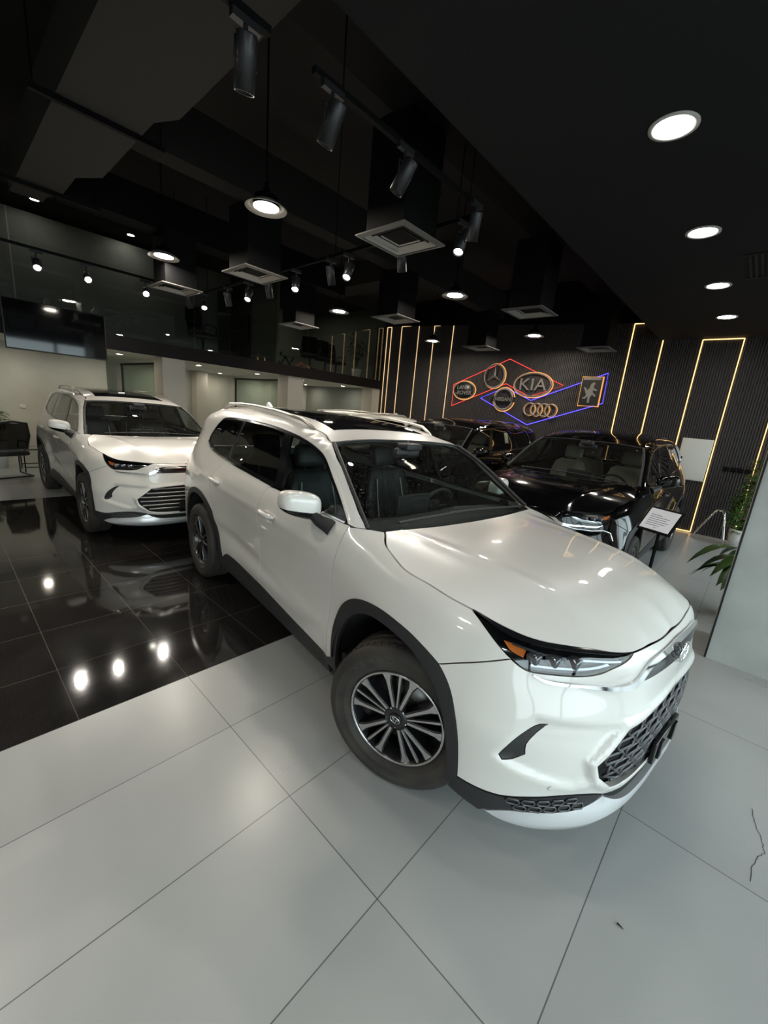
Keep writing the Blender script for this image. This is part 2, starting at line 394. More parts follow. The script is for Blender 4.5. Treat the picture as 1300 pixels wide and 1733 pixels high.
# ------------------------------------------------------------------------------- the room
XB, YS = 10.28, -3.6            # slatted rear wall, shop front
XL = -4.2                       # left end
ZL, ZH = 3.75, 5.1              # low ceiling, high ceiling
YSTEP = 2.01                    # where the low ceiling ends
YM = 9.75                       # mezzanine edge
YR = 13.9                       # far wall under and on the mezzanine
M['tile'] = tile_mat('grey_floor_tile', (.37, .378, .372), (.43, .435, .425), (.12, .12, .12), 1.182, .5935, .9546, .1045, .0045, 1.1, (.27, .33))
M['granite'] = tile_mat('black_granite_tile', (.012, .011, .0105), (.022, .020, .019), (.085, .08, .075), .6, .5935, .9546, 2.478, .005, 2.5, (.05, .075), speck=(.075, .07, .066))
M['ceil_low'] = mat('black_ceiling_paint', (.0135, .0135, .0145), .8, spec=.2)
M['ceil_high'] = mat('charcoal_ceiling_paint', (.030, .029, .028), .85, spec=.2)
M['black'] = mat('black_metal', (.003, .003, .0035), .6, spec=.12)
M['duct_grey'] = mat('grey_duct_board', (.045, .044, .042), .8, spec=.2)
M['slat'] = mat('black_slat', (.060, .055, .056), .5, spec=.3)
M['cream'] = mat('cream_wall', (.56, .54, .47), .7)
noise_col(M['cream'], (.47, .45, .38), (.57, .545, .465), 1.3, 7)
M['cream2'] = mat('cream_column', (.54, .49, .42), .65)
M['soffit'] = mat('soffit_white', (.72, .71, .66), .7)
M['fascia'] = mat('fascia_brown', (.010, .006, .006), .55, spec=.2)
M['upper'] = mat('upper_wall', (.22, .235, .21), .7)
M['concrete'] = mat('concrete_panel', (.44, .46, .44), .45)
noise_col(M['concrete'], (.38, .40, .385), (.50, .52, .50), 1.7, 8, rough=(.35, .55))
M['wall_side'] = mat('side_wall', (.55, .53, .49), .7)
M['frame'] = mat('dark_frame', (.015, .016, .016), .4, .3)
def slab(name, c, d, m, label=None, bev=0.): 
    b = MB(); b.box(c, d); o = b.build(name, m); o['kind'] = 'structure'
    if label: o['label'] = label
    return o
def floor_piece(name, x0, x1, y0, y1, m, label):
    b = MB(); b.box(((x0+x1)/2, (y0+y1)/2, -.06), (x1-x0, y1-y0, .12)); o = b.build(name, m); o['kind'] = 'structure'; o['label'] = label; return o
floor_piece('floor', XL, XB+.2, YS-.1, 2.478, M['tile'], 'large matt grey floor tiles in front of the black granite')
floor_piece('floor_granite', XL, XB+.2, 2.478, 8.32, M['granite'], 'polished black granite floor tiles across the middle of the showroom')
floor_piece('floor_rear', XL, XB+.2, 8.32, YR+.1, M['tile'], 'grey floor tiles beneath the mezzanine')
# fluted rear wall, its top follows the dark bulkhead
def flute_wall():
    b = MB(); y = YS; pitch = .042; v = []; ys = []
    def top(y): return ZL+.02 if y < YSTEP else min(4.5, 4.08+(y-YSTEP)*.058)
    while y < YM+.4:
        for dy, dx in ((0, 0), (.003, -.020), (.024, -.020), (.027, 0)): ys.append((y+dy, XB+dx))
        y += pitch
    for yy, xx in ys: v += [(xx, yy, -.02), (xx, yy, top(yy))]
    b.add(v, [(2*i, 2*i+1, 2*i+3, 2*i+2) for i in range(len(ys)-1)])
    b.box((XB+.1, (YS+YM)/2, 2.5), (.18, YM-YS+.8, 5.2))
    return b.build('wall_back', M['slat'], kind='structure')
flute_wall()['label'] = 'black fluted panel wall carrying the light strips and emblems'
b = MB(); v = [(XB-.06, YSTEP, 4.08), (XB-.06, YM, 4.50), (XB-.06, YM, ZH), (XB-.06, YSTEP, ZH)]; v += [(x+.06, y, z) for x, y, z in v]
b.add(v, [(0, 1, 2, 3), (7, 6, 5, 4), (0, 4, 5, 1), (1, 5, 6, 2), (2, 6, 7, 3), (3, 7, 4, 0)]); b.build('trim_1', M['black'], kind='structure')['label'] = 'black bulkhead board over the fluted wall'
slab('ceiling', ((XL+XB)/2, (YS+YSTEP)/2, (ZL+ZH)/2+.1), (XB-XL+.2, YSTEP-YS, ZH-ZL+.2), M['ceil_low'], 'low flat black ceiling with round downlights')
slab('ceiling_upper', ((XL+XB)/2, (YSTEP+YR)/2+.1, ZH+.1), (XB-XL+.4, YR-YSTEP+.4, .2), M['ceil_high'], 'high charcoal ceiling behind the ducts')
slab('wall_left', (XL-.1, (YS+YR)/2, ZH/2), (.2, YR-YS+.4, ZH+.4), M['wall_side'], 'plain side wall')
slab('wall_rear', ((2.9+XB)/2, YR+.1, 1.29), (XB-2.9, .2, 2.62), M['cream'], 'cream wall behind the glass partitions')
slab('wall_rear_left', ((XL+2.95)/2, 12.1, 1.29), (2.95-XL, .2, 2.62), M['cream'], 'cream wall behind the office chair')
slab('wall_rear_return', (2.86, 13.0, 1.29), (.18, 1.9, 2.62), M['cream'], 'cream return wall')
slab('wall_mezzanine', ((XL+XB)/2, YR+.1, 3.95), (XB-XL, .2, 2.4), M['upper'], 'grey wall of the upper offices')
slab('wall_end', (XB+.1, 11.9, 2.55), (.2, 4.2, 5.2), M['upper'], 'end wall of the mezzanine')
slab('ceiling_mezzanine', ((XL+XB)/2, (YM+YR)/2+.02, 2.66), (XB-XL, YR-YM, .2), M['soffit'], 'white underside of the mezzanine')
b = MB(); b.box(((XL+XB)/2, YM-.03, 2.665), (XB-XL, .06, .245)); b.box(((XL+XB)/2, YM-.035, 2.80), (XB-XL, .05, .022)); b.build('trim_2', M['fascia'], kind='structure')['label'] = 'dark brown fascia along the mezzanine edge'
slab('floor_mezzanine', ((XL+XB)/2, (YM+YR)/2, 2.785), (XB-XL, YR-YM-.02, .03), M['ceil_high'], 'dark mezzanine floor')
slab('trim_3', ((XL+XB)/2, YM+.02, 4.98), (XB-XL, .10, .3), M['ceil_high'], 'dark beam over the mezzanine glass')
for k, (x0, x1) in enumerate(((3.47, 3.95), (6.66, 7.16))):
    slab('column_%s' % ('mezzanine' if k == 0 else 'middle'), ((x0+x1)/2, 10.1, 1.275), (x1-x0, .5, 2.55), M['cream2'], ('cream pillar under the mezzanine behind the two white cars', 'cream pillar under the middle of the mezzanine')[k])
slab('column_corner', (10.07, 10.05, 1.275), (.34, .5, 2.55), M['cream2'], 'cream pillar end beside the fluted wall')
# concrete pillar at the shop front and the open glazing behind the camera
slab('column_front', (4.68, -.82, 1.875), (.6, 1.56, 3.75), M['concrete'], 'pale concrete-clad pillar in the right foreground')
b = MB(); b.box((4.375, -.047, 1.875), (.02, .014, 3.74)); b.build('trim_5', M['frame'], kind='structure')['label'] = 'dark metal edge strip on the concrete pillar'
b = MB()
xs = [XL, -2.2, -.2, 1.8, 3.8, 5.4, 7.0, 8.6, XB]
for x in xs: b.box((x, YS, 1.7), (.09, .12, 3.4))
b.box(((XL+XB)/2, YS, .06), (XB-XL, .12, .12)); b.box(((XL+XB)/2, YS, 3.40), (XB-XL, .12, .09))
wf = b.build('window_1', M['frame'], kind='structure'); wf['label'] = 'shop front glazing'
slab('wall_front', ((XL+XB)/2, YS-.02, 3.62), (XB-XL, .2, .4), M['ceil_low'], 'wall above the shop front')
g = MB(); g.quad((XL, YS, 0), (XB, YS, 0), (XB, YS, 3.4), (XL, YS, 3.4)); g.build('window_pane', M['pane2'], wf)
# mezzanine glass: one large pane between slender joints
for k, (x0, x1) in enumerate(((XL, 1.16), (1.18, 4.13), (4.15, 7.2), (7.22, XB-.02))):
    b = MB(); b.box(((x0+x1)/2, YM+.03, 3.84), (x1-x0, .012, 2.04)); o = b.build('window_%d' % (k+2), M['pane'], kind='structure'); o['label'] = ('tall mezzanine glass pane above the left end', 'tall mezzanine glass pane above the wall screen', 'tall mezzanine glass pane in the middle', 'tall mezzanine glass pane in front of the meeting chairs')[k]
# glass office front and partitions seen through it
b = MB(); b.box((6.4, 11.9, 3.9), (.07, 3.8, 2.2)); b.build('wall_partition', M['upper'], kind='structure')['label'] = 'grey partition wall on the mezzanine'
b = MB(); b.box((5.9, 11.3, 3.65), (1.0, .02, 1.72)); dg = b.build('door_1', M['pane'], kind='structure'); dg['label'] = 'glass office door on the mezzanine'
b = MB(); b.tube([(6.25, 11.24, 3.4), (6.25, 11.24, 4.1)], .02, 8); b.box((6.25, 11.27, 3.5), (.03, .05, .03)); b.box((6.25, 11.27, 4.0), (.03, .05, .03)); b.build('door_handle', M['black'], dg)
b = MB(); b.box((3.3, 11.6, 3.9), (5.2, .08, 2.2)); b.build('wall_office', mat('office_wall', (.19, .195, .185), .6), kind='structure')['label'] = 'grey office wall on the mezzanine'
# glass partitions of the bays below
for k, x in enumerate((3.78, 7.2)):
    b = MB(); b.box((x, 12.1, 1.24), (.012, 3.4, 2.42)); g_ = b.build('window_%d' % (k+6), M['pane2'], kind='structure'); g_['label'] = ('clear glass partition behind the first pillar', 'clear glass partition behind the middle pillar')[k]
    f_ = MB(); f_.box((x, 12.1, 2.47), (.05, 3.5, .05)); f_.box((x, 13.78, 1.24), (.05, .05, 2.44)); f_.box((x, 10.40, 1.24), (.05, .05, 2.44)); f_.build('window_frame', M['frame'], g_)
for k, x in enumerate((4.6, 8.2)):
    slab('column_%s' % ('bay' if k == 0 else 'bay_right'), (x*1.0+1.3, 13.65, 1.275), (.35, .4, 2.55), M['cream2'], ('cream pilaster on the wall of the first bay', 'cream pilaster on the wall of the second bay')[k])
# ------------------------------------------------------------------------------- ducts and things on the ceiling
M['branch'] = mat('branch_duct', (.014, .0135, .013), .8, spec=.2)
def duct(label, poly, z0, z1, m):
    b = MB(); b.prism(poly, z0, z1); return tag(b.build('air_duct', m), label, 'duct', 'ceiling ducts')
D1 = [(.97, 1.0+YSTEP-.9), (1.72, YSTEP+.15), (1.72, 4.27), (1.60, 4.52), (1.60, 6.10), (1.41, 6.40), (1.41, 7.15), (1.30, 7.35), (1.30, 7.62), (.97, 7.62)]
main = duct('wide grey flat duct running towards the mezzanine on the upper left', D1, 4.1, 4.55, M['duct_grey'])
for y in (4.84, 7.08):
    b = MB(); b.box((1.30, y, 4.075), (1.0, .045, .045))
    for x in (.83, 1.77): b.tube([(x, y, 4.06), (x, y, ZH)], .007, 6)
    b.build('hanger_bar', M['black'], main)
duct('black duct branching off along the ceiling step to the square diffusers', [(1.725, 2.42), (9.4, 2.42), (9.4, 2.88), (1.725, 2.88)], 4.27, 4.8, M['black'])
duct('grey branch duct crossing behind the nearest hanging lamp', [(1.605, 4.93), (9.0, 4.93), (9.0, 5.20), (1.605, 5.20)], 4.12, 4.62, M['branch'])
duct('dark branch duct close to the mezzanine glass', [(1.41, 7.18), (6.2, 7.18), (6.2, 7.55), (1.41, 7.55)], 4.14, 4.6, M['black'])
duct('dark cross duct near the fluted wall', [(7.0, 5.25), (7.6, 5.25), (7.6, 8.9), (7.0, 8.9)], 4.62, 5.095, M['ceil_high'])
M['diff'] = mat('diffuser_frame', (.13, .125, .115), .5)
M['diff_in'] = mat('diffuser_vane', (.36, .345, .315), .5)
def diffuser(x, y, label, w=.6):
    ztop = 4.265 if y < 4 else (4.115 if y < 6 else 4.135)
    t = thing('ceiling_diffuser', label, 'air vent', (x, y, 3.4), 0, 'square air diffusers on drop ducts')
    b = MB(); b.box((0, 0, (ztop-3.4)/2+.03), (.46, .46, ztop-3.4)); b.box((0, 0, .42), (.475, .475, .015)); b.build('drop_duct', M['black'], t)
    b = MB(); h = w/2
    for a, c in ((h, h-.045),):
        for i in range(4):
            R4 = Matrix.Rotation(i*PI/2, 4, 'Z'); b.add([(-a, -a, 0), (a, -a, 0), (c, -c, -.012), (-c, -c, -.012), (-a, -a, .012), (a, -a, .012), (c, -c, .012), (-c, -c, .012)], [(3, 2, 1, 0), (0, 1, 5, 4), (2, 3, 7, 6)], False, R4)
    b.build('diffuser_frame', M['diff'], t)
    b = MB()
    for k in range(4):
        a, c = .245-.055*k, .20-.055*k
        for i in range(4): b.add([(-a, -a, -.004+.012*k), (a, -a, -.004+.012*k), (c, -c, .05+.012*k), (-c, -c, .05+.012*k)], [(3, 2, 1, 0), (0, 1, 2, 3)], False, Matrix.Rotation(i*PI/2, 4, 'Z'))
    b.build('diffuser_vane', M['diff_in'], t); return t
for x, y, l in ((3.15, 2.91, 'largest square ceiling diffuser, above the nearer white car'), (5.98, 2.88, 'square diffuser tinted blue at its edge, right of the middle pendant lamp'), (9.05, 2.84, 'square diffuser hanging in front of the emblem wall, furthest right'),
                (3.03, 5.30, 'square diffuser just behind the nearest pendant lamp'), (5.62, 5.14, 'square diffuser over the dark cars, beneath the middle duct'), (8.50, 5.11, 'square diffuser beside the red light outline'),
                (2.80, 7.27, 'square diffuser close to the mezzanine glass with one lit side'), (5.36, 7.62, 'square diffuser in front of the meeting chairs')): diffuser(x, y, l)
# pendant lamps
M['lamp_hot'] = emit('pendant_light', (1., .91, .77), 260)
M['lamp_white'] = emit('downlight_light', (1., .94, .87), 70)
M['lamp_spot'] = emit('spot_light', (1., .94, .86), 70)
M['lamp_soffit'] = emit('soffit_light', (1., .92, .77), 165)
M['lamp_office'] = emit('office_light', (1., .95, .86), 80)
M['shade_clear'] = glass('frosted_rim', (.55, .53, .5), .18)
M['alu'] = mat('lamp_aluminium', (.45, .44, .42), .4, .6)
def pendant(x, y, label, z=3.7):
    t = thing('pendant_lamp', label, 'pendant lamp', (x, y, z), 0, 'round pendant lamps under the high ceiling')
    b = MB(); b.tube([(0, 0, .16), (0, 0, ZH-z)], .009, 6); b.build('suspension_rod', M['black'], t)
    b = MB(); b.lathe([(.0, .16), (.03, .16), (.045, .12), (.11, .09), (.125, .03), (.125, 0)], 32); b.tube([(.0, -.03, .16), (0, -.03, .20), (0, 0, .22), (0, .03, .20), (0, .03, .16)], .008, 6); b.build('lamp_body', M['black'], t)
    b = MB(); b.lathe([(.125, .03), (.20, -.018), (.203, -.012), (.128, .036)], 40); b.build('reflector_rim', M['alu'], t)
    b = MB(); b.disc(.122, -.002, 32); b.build('lamp_disc', M['lamp_hot'], t)
for x, y, l in ((2.475, 4.13, 'largest pendant lamp, hanging over the roof of the nearer white car'), (2.48, 6.83, 'pendant lamp over the white car parked behind'), (5.745, 4.05, 'pendant lamp above the black car with side windows'), (5.74, 6.80, 'pendant lamp in front of the meeting chairs'),
                (8.92, 4.11, 'pendant lamp above the round star emblem'), (8.89, 6.79, 'smallest pendant lamp, between the narrow light frames'), (-.80, 4.13, 'pendant lamp cut off at the edge over the wide grey duct')): pendant(x, y, l)
# recessed downlights
def downlight(x, y, z, label, m, r=.14, group='downlights in the low ceiling'):
    t = thing('downlight', label, 'downlight', (x, y, z), 0, group)
    b = MB(); b.lathe([(r, -.001), (r, -.008), (r*.82, -.010), (r*.78, .0), (r*.70, -.003)], 36); b.build('trim_ring', M['alu_white'] if r > .1 else M['soffit'], t)
    b = MB(); b.lathe([(r*.78, -.003), (r*.55, -.0035), (r*.50, -.006), (0, -.006)], 32); b.build('lamp_disc', m, t)
M['alu_white'] = mat('downlight_ring', (.50, .49, .48), .4)
for k, x in enumerate((-1.86, -.11, 1.63, 3.38, 5.12, 6.87, 8.57)):
    lab = {3: 'largest glowing downlight in the low ceiling', 4: 'second glowing downlight along the low ceiling', 5: 'third downlight along the low ceiling', 6: 'smallest downlight near the fluted wall'}.get(k, 'downlight in the low ceiling over the camera side')
    downlight(x, .87, ZL, lab, M['lamp_white'])
for x in (-1.86, 1.63, 5.12, 8.57): downlight(x, -1.5, ZL, 'downlight in the low ceiling over the camera side', M['lamp_white'])
LS = {2.99: 'soffit downlight right of the wall screen', 4.74: 'soffit downlight between the two pillars', 6.39: 'soffit downlight just left of the middle pillar', 7.93: 'soffit downlight right of the middle pillar', 9.64: 'soffit downlight nearest the fluted wall'}
for x in LS: downlight(x, 11.0, 2.56, LS[x], M['lamp_soffit'], .085, 'downlights under the mezzanine')
for x, l in ((4.77, 'rear soffit downlight between the pillars'), (6.37, 'rear soffit downlight left of the middle pillar'), (8.16, 'rear soffit downlight right of the middle pillar'), (1.3, 'soffit downlight behind the wall screen'), (-.4, 'soffit downlight at the left end'), (9.7, 'rear soffit downlight near the fluted wall')):
    downlight(x, 13.2 if x > 3 else 11.0, 2.56, l, M['lamp_soffit'], .085, 'downlights under the mezzanine')
for x, y, l in ((1.75, 11.0, 'upper office downlight at the left'), (3.4, 11.2, 'upper office downlight behind the glass'), (8.6, 12.4, 'upper office downlight over the meeting chairs'), (7.6, 11.4, 'added fill lamp above the low glass table, brightening the upper office')): downlight(x, y, ZH, l, M['lamp_office'] if x < 5 else M['lamp_soffit'], .085, 'downlights in the upper office')  # the lamp above the table is added to brighten the wall behind the chairs
# soffit vents
for x, l in ((5.55, 'white slot vent under the mezzanine left of the middle pillar'), (8.75, 'white slot vent under the mezzanine right of the middle pillar')):
    b = MB(); b.box((x, 12.2, 2.553), (.75, .12, .012)); b.box((x, 12.2, 2.545), (.68, .02, .006)); tag(b.build('slot_vent', M['soffit']), l, 'air vent', 'slot vents under the mezzanine')
b = MB()
for i in range(9): b.box((6.3+.0*i, .55-.05*i, ZL-.004), (.75, .02, .01))
b.box((5.9, .35, ZL-.006), (.03, .5, .014)); b.box((6.7, .35, ZL-.006), (.03, .5, .014)); tag(b.build('linear_vent', M['ceil_high']), 'dark slotted air vent in the low ceiling at the right edge', 'air vent')
b = MB(); b.lathe([(.05, 0), (.05, .03), (.03, .045), (0, .045)], 20, Matrix.Translation((4.15, 3.9, 4.43)) @ Matrix.Rotation(PI, 4, 'X')); b.tube([(4.15, 3.9, 4.43), (4.15, 3.9, ZH)], .008, 6); tag(b.build('smoke_detector', M['soffit']), 'small white smoke detector under the high ceiling', 'detector')
# track lighting
TZ = 3.62
def track(label, a, b_):
    t = thing('lighting_track', label, 'track', a, 0, 'black lighting tracks')
    d = Vector(b_)-Vector(a); b = MB()
    w = Vector((-d.y, d.x, 0)).normalized()*.018
    b.add([tuple(s*w+k*d+Vector((0, 0, z))) for k in (0, 1) for s in (-1, 1) for z in (0, .034)], [(0, 1, 3, 2), (4, 6, 7, 5), (0, 4, 5, 1), (2, 3, 7, 6), (0, 2, 6, 4), (1, 5, 7, 3)]); b.build('track_rail', M['black'], t)
    n = max(1, int(d.length/1.6))
    for i in range(n+1):
        p = d*((i+.15)/(n+.3)); b = MB(); top = 4.1 if .95 < p.x+a[0] < 1.75 and p.y+a[1] < 7.6 and p.y+a[1] > 2.1 else (4.27 if abs(p.y+a[1]-2.65) < .25 else (4.12 if abs(p.y+a[1]-5.06) < .15 else (4.14 if abs(p.y+a[1]-7.36) < .2 else ZH))); b.tube([(p.x, p.y, .03), (p.x, p.y, top-TZ)], .006, 6); b.build('suspension_cable', M['black'], t)
track('black lighting track beside the ceiling step with the largest spotlight', (-.6, 2.28, TZ), (1.37, 2.28, TZ)); track('longer black lighting track running on from the second spotlight', (1.645, 2.28, TZ), (3.50, 2.28, TZ))
track('black lighting track crossing the ceiling towards the mezzanine', (3.55, 2.32, TZ), (3.59, 8.16, TZ)); track('black lighting track parallel to the mezzanine glass', (.4, 8.16, TZ), (3.52, 8.16, TZ))
M['spot_body'] = mat('spot_body', (.035, .036, .040), .35, .5)
def spot(x, y, aimd, lit, label, z=3.43, power=90):
    t = thing('track_spotlight', label, 'spotlight', (x, y, z), 0, 'cylindrical track spotlights')
    b = MB(); b.box((0, 0, TZ-z-.02), (.15, .035, .035)); b.tube([(0, 0, TZ-z-.03), (0, 0, .10)], .012, 8); b.tube([(-.055, 0, 0), (-.055, 0, .09), (.055, 0, .09), (.055, 0, 0)], .006, 6); b.build('spot_bracket', M['spot_body'], t)
    T = aim(aimd)
    b = MB(); b.lathe([(0, -.11), (.048, -.11), (.05, -.105), (.05, .10), (.044, .10), (.042, .075)], 28, T); b.build('spot_housing', M['spot_body'], t)
    b = MB(); b.disc(.042, .076, 24, T); b.build('spot_lens', M['lamp_spot'] if lit else M['gloss_black'], t)
    if lit:
        l = bpy.data.lights.new('spot_beam', 'SPOT'); l.energy = power; l.spot_size = 1.0; l.spot_blend = .6; l.shadow_soft_size = .04; l.color = (1, .93, .84)
        o = bpy.data.objects.new('spot_beam', l); C.objects.link(o); o.parent = t
        o.matrix_local = Matrix.Translation(Vector(aimd).normalized()*.085) @ aim(-Vector(aimd))
for x, y, d, lit, l in ((1.24, 2.28, (.12, .35, -1), 0, 'largest unlit track spotlight, top of the picture'), (1.77, 2.26, (-.1, .5, -1), 0, 'second unlit track spotlight along the ceiling step'), (2.41, 2.25, (-.25, .45, -1), 0, 'third unlit spotlight in front of the drop duct'), (3.31, 2.22, (.3, .3, -1), 0, 'unlit spotlight at the corner of the tracks'),
        (3.54, 2.50, (-.5, -.15, -1), 1, 'lit spotlight just beyond the corner of the tracks'), (3.62, 3.30, (.45, .2, -1), 0, 'unlit spotlight behind the largest diffuser'), (3.58, 4.11, (-.6, -.3, -1), 1, 'lit spotlight in the middle of the crossing track'), (3.58, 4.44, (.5, .25, -1), 0, 'unlit spotlight beside the lit middle one'),
        (3.60, 5.21, (-.5, -.5, -1), 1, 'lit spotlight left of the middle of the crossing track'), (3.60, 5.89, (.45, .3, -1), 0, 'small unlit spotlight beyond the second diffuser'), (3.60, 6.48, (-.55, -.5, -1), 1, 'small lit spotlight near the glass door handle'), (3.58, 7.12, (.45, .3, -1), 0, 'small unlit spotlight near the track corner'),
        (3.58, 8.01, (-.4, -.8, -.9), 1, 'small lit spotlight at the far track corner'), (3.34, 8.10, (.4, .3, -1), 0, 'small unlit spotlight at the far track corner'), (1.25, 8.16, (-.15, -1, -.75), 1, 'lit spotlight at the left end above the wall screen'), (1.85, 8.18, (-.1, -1, -.55), 1, 'glaring spotlight above the wall screen'), (2.67, 8.20, (-.25, -1, -.5), 1, 'glaring spotlight beside the lit diffuser')):
    spot(x, y, d, lit, l, 3.43)
# ------------------------------------------------------------------------------- light strips and emblems on the fluted wall
XW = XB-.022
M['led'] = emit('warm_led', (1., .60, .23), 2.6)
M['led_far'] = emit('warm_led_dim', (1., .68, .34), 1.1)
M['red_neon'] = emit('red_neon', (1., .07, .06), 1.6)
M['blue_neon'] = emit('blue_neon', (.08, .06, 1.), 4)
M['halo'] = emit('amber_halo', (1., .45, .14), 1.0)
def led_frame(label, y0, y1, z0, z1, m, foot=False, strips=(1, 1, 1)):
    t = thing('light_frame', label, 'light strip', (XW-.012, (y0+y1)/2, 0), 0, 'warm light strip frames on the fluted wall')
    def bar(a, c): b = MB(); b.box(((a[0]+c[0])/2, (a[1]+c[1])/2, (a[2]+c[2])/2), (.016, max(.015, abs(a[1]-c[1])), max(.015, abs(a[2]-c[2])))); b.build('light_strip', m, t)
    h = (y1-y0)/2
    bar((0, h, z0), (0, h, z1)); bar((0, -h, z0), (0, -h, z1))
    if strips[1]: bar((0, -h, z1), (0, h, z1))
    if foot: bar((0, -h, z0), (0, h, z0))
led_frame('tall warm light frame around the white cabinet, reaching the floor', .69, 1.31, .02, 3.73, M['led'], True)
led_frame('warm light frame above the nearer black car, top hidden by the ceiling step', 1.97, 2.55, .25, 4.10, M['led'])
led_frame('pair of close warm light strips beside the ivy plant', -.10, .02, .02, 3.73, M['led'])
led_frame('warm light frame left of the emblems', 7.13, 7.80, .25, 4.39, M['led_far'])
led_frame('narrow warm light frame second from the room corner', 8.38, 9.07, .25, 4.45, M['led_far'])
led_frame('partial warm light frame in the room corner by the mezzanine', 9.50, 9.68, .25, 4.46, M['led_far'])
def neon(name, label, pts, m):
    b = MB(); b.tube([(XW-.010, y, z) for y, z in pts], .008, 8, True); tag(b.build(name, m), label, 'neon outline')
neon('neon_outline', 'red neon zigzag outline around three emblems', [(6.89, 2.77), (5.267, 3.44), (3.793, 2.82), (4.591, 2.53), (5.275, 2.83), (6.877, 2.18)], M['red_neon'])
neon('neon_outline', 'blue neon zigzag outline around three emblems', [(5.964, 2.434), (5.276, 2.736), (4.529, 2.441), (2.865, 3.108), (2.855, 2.458), (4.529, 1.839)], M['blue_neon'])
M['emb'] = mat('emblem_metal', (.26, .245, .225), .42, .35)
M['emb_dark'] = mat('emblem_black', (.012, .012, .012), .3)
def emblem(label, y, z):
    # local x = along the wall as read from the room (towards -y), local y = up, local z = out of the wall
    t = thing('wall_emblem', label, 'emblem', (XW-.012, y, z), 0, 'backlit emblems on the fluted wall')
    t.rotation_euler = (PI/2, 0, -PI/2); return t
def oval_ring(b, rx, ry, r, z=.05, n=48): b.tube([(rx*math.cos(2*PI*j/n), ry*math.sin(2*PI*j/n), z) for j in range(n)], r, 8, True)
def halo(t, rx, ry): b = MB(); oval_ring(b, rx, ry, .015, .012); b.build('halo_light', M['halo'], t)
def letters(t, txt, size, z, y=0., sx=1.): 
    o = link('lettering', text_mesh(txt, size, .006, .002), M['emb'], t); o.location = (0, y, z); o.scale = (sx, 1, 1)
t = emblem('oval emblem with two words in the left corner of the red outline', 6.50, 2.62); halo(t, .36, .25)
b = MB(); b.lathe([(1, .03), (.97, .05), (0, .05)], 40, Matrix.Diagonal((.34, .235, 1, 1))); b.build('emblem_plate', M['emb_dark'], t); b = MB(); oval_ring(b, .335, .23, .010); b.build('emblem_ring', M['emb'], t); letters(t, 'LAND-', .15, .052, .07); letters(t, '-ROVER', .15, .052, -.07)
t = emblem('round emblem with a three-pointed star', 5.615, 3.01); halo(t, .31, .31)
b = MB(); oval_ring(b, .29, .29, .020, .05); b.build('emblem_ring', M['emb'], t)
b = MB()
for k in range(3): b.add([(-.035, 0, .04), (.035, 0, .04), (0, .28, .045), (0, .02, .075)], [(0, 1, 3), (1, 2, 3), (2, 0, 3), (0, 2, 1)], False, Matrix.Rotation(k*2*PI/3, 4, 'Z'))
b.build('emblem_star', M['emb'], t)
t = emblem('large oval emblem with three letters in the red outline', 4.536, 2.81); halo(t, .50, .30); b = MB(); oval_ring(b, .47, .275, .020); b.build('emblem_ring', M['emb'], t); letters(t, 'KIA', .40, .045, 0., 1.15)
t = emblem('round emblem crossed by a name bar in the blue outline', 5.257, 2.43); halo(t, .30, .30); b = MB(); oval_ring(b, .26, .26, .028); b.build('emblem_ring', M['emb'], t); b = MB(); b.box((0, 0, .06), (.66, .13, .03)); b.build('name_bar', M['emb_dark'], t); letters(t, 'NISSAN', .135, .078)
t = emblem('emblem of four linked rings in the blue outline', 4.245, 2.225)
for k in range(4):
    b = MB(); M_ = Matrix.Translation((-.27+.18*k, 0, .01*(k % 2))); b.tube([(.145*math.cos(2*PI*j/32), .145*math.sin(2*PI*j/32), .05) for j in range(32)], .017, 8, True, M_); b.build('emblem_ring', M['emb'], t)
    b = MB(); b.tube([(.15*math.cos(2*PI*j/32), .15*math.sin(2*PI*j/32), .012) for j in range(32)], .016, 6, True, M_); b.build('halo_light', M['halo'], t)
t = emblem('upright rectangular emblem with a rearing horse in the tip of the blue outline', 3.154, 2.70)
b = MB(); b.tube([(-.22, -.32, .012), (.22, -.32, .012), (.22, .32, .012), (-.22, .32, .012)], .018, 6, True); b.build('halo_light', M['halo'], t)
b = MB(); b.box((0, 0, .04), (.42, .62, .03)); b.build('emblem_plate', M['emb_dark'], t); b = MB(); b.box((0, .275, .058), (.38, .05, .01)); b.build('name_bar', M['emb'], t)
horse = [(-.02, -.24), (.03, -.24), (.02, -.13), (.06, -.05), (.13, -.10), (.15, -.07), (.07, .0), (.06, .05), (.15, .03), (.16, .06), (.08, .10), (.07, .16), (.10, .20), (.05, .24), (.0, .19), (-.02, .10), (-.07, .05), (-.10, .10), (-.16, .12), (-.12, .05), (-.10, .0), (-.07, -.06), (-.11, -.12), (-.15, -.11), (-.14, -.15), (-.08, -.15), (-.03, -.09)]
b = MB(); b.prism([(x*.95, y*.95-.02) for x, y in horse], .055, .066); b.build('emblem_horse', M['emb'], t)
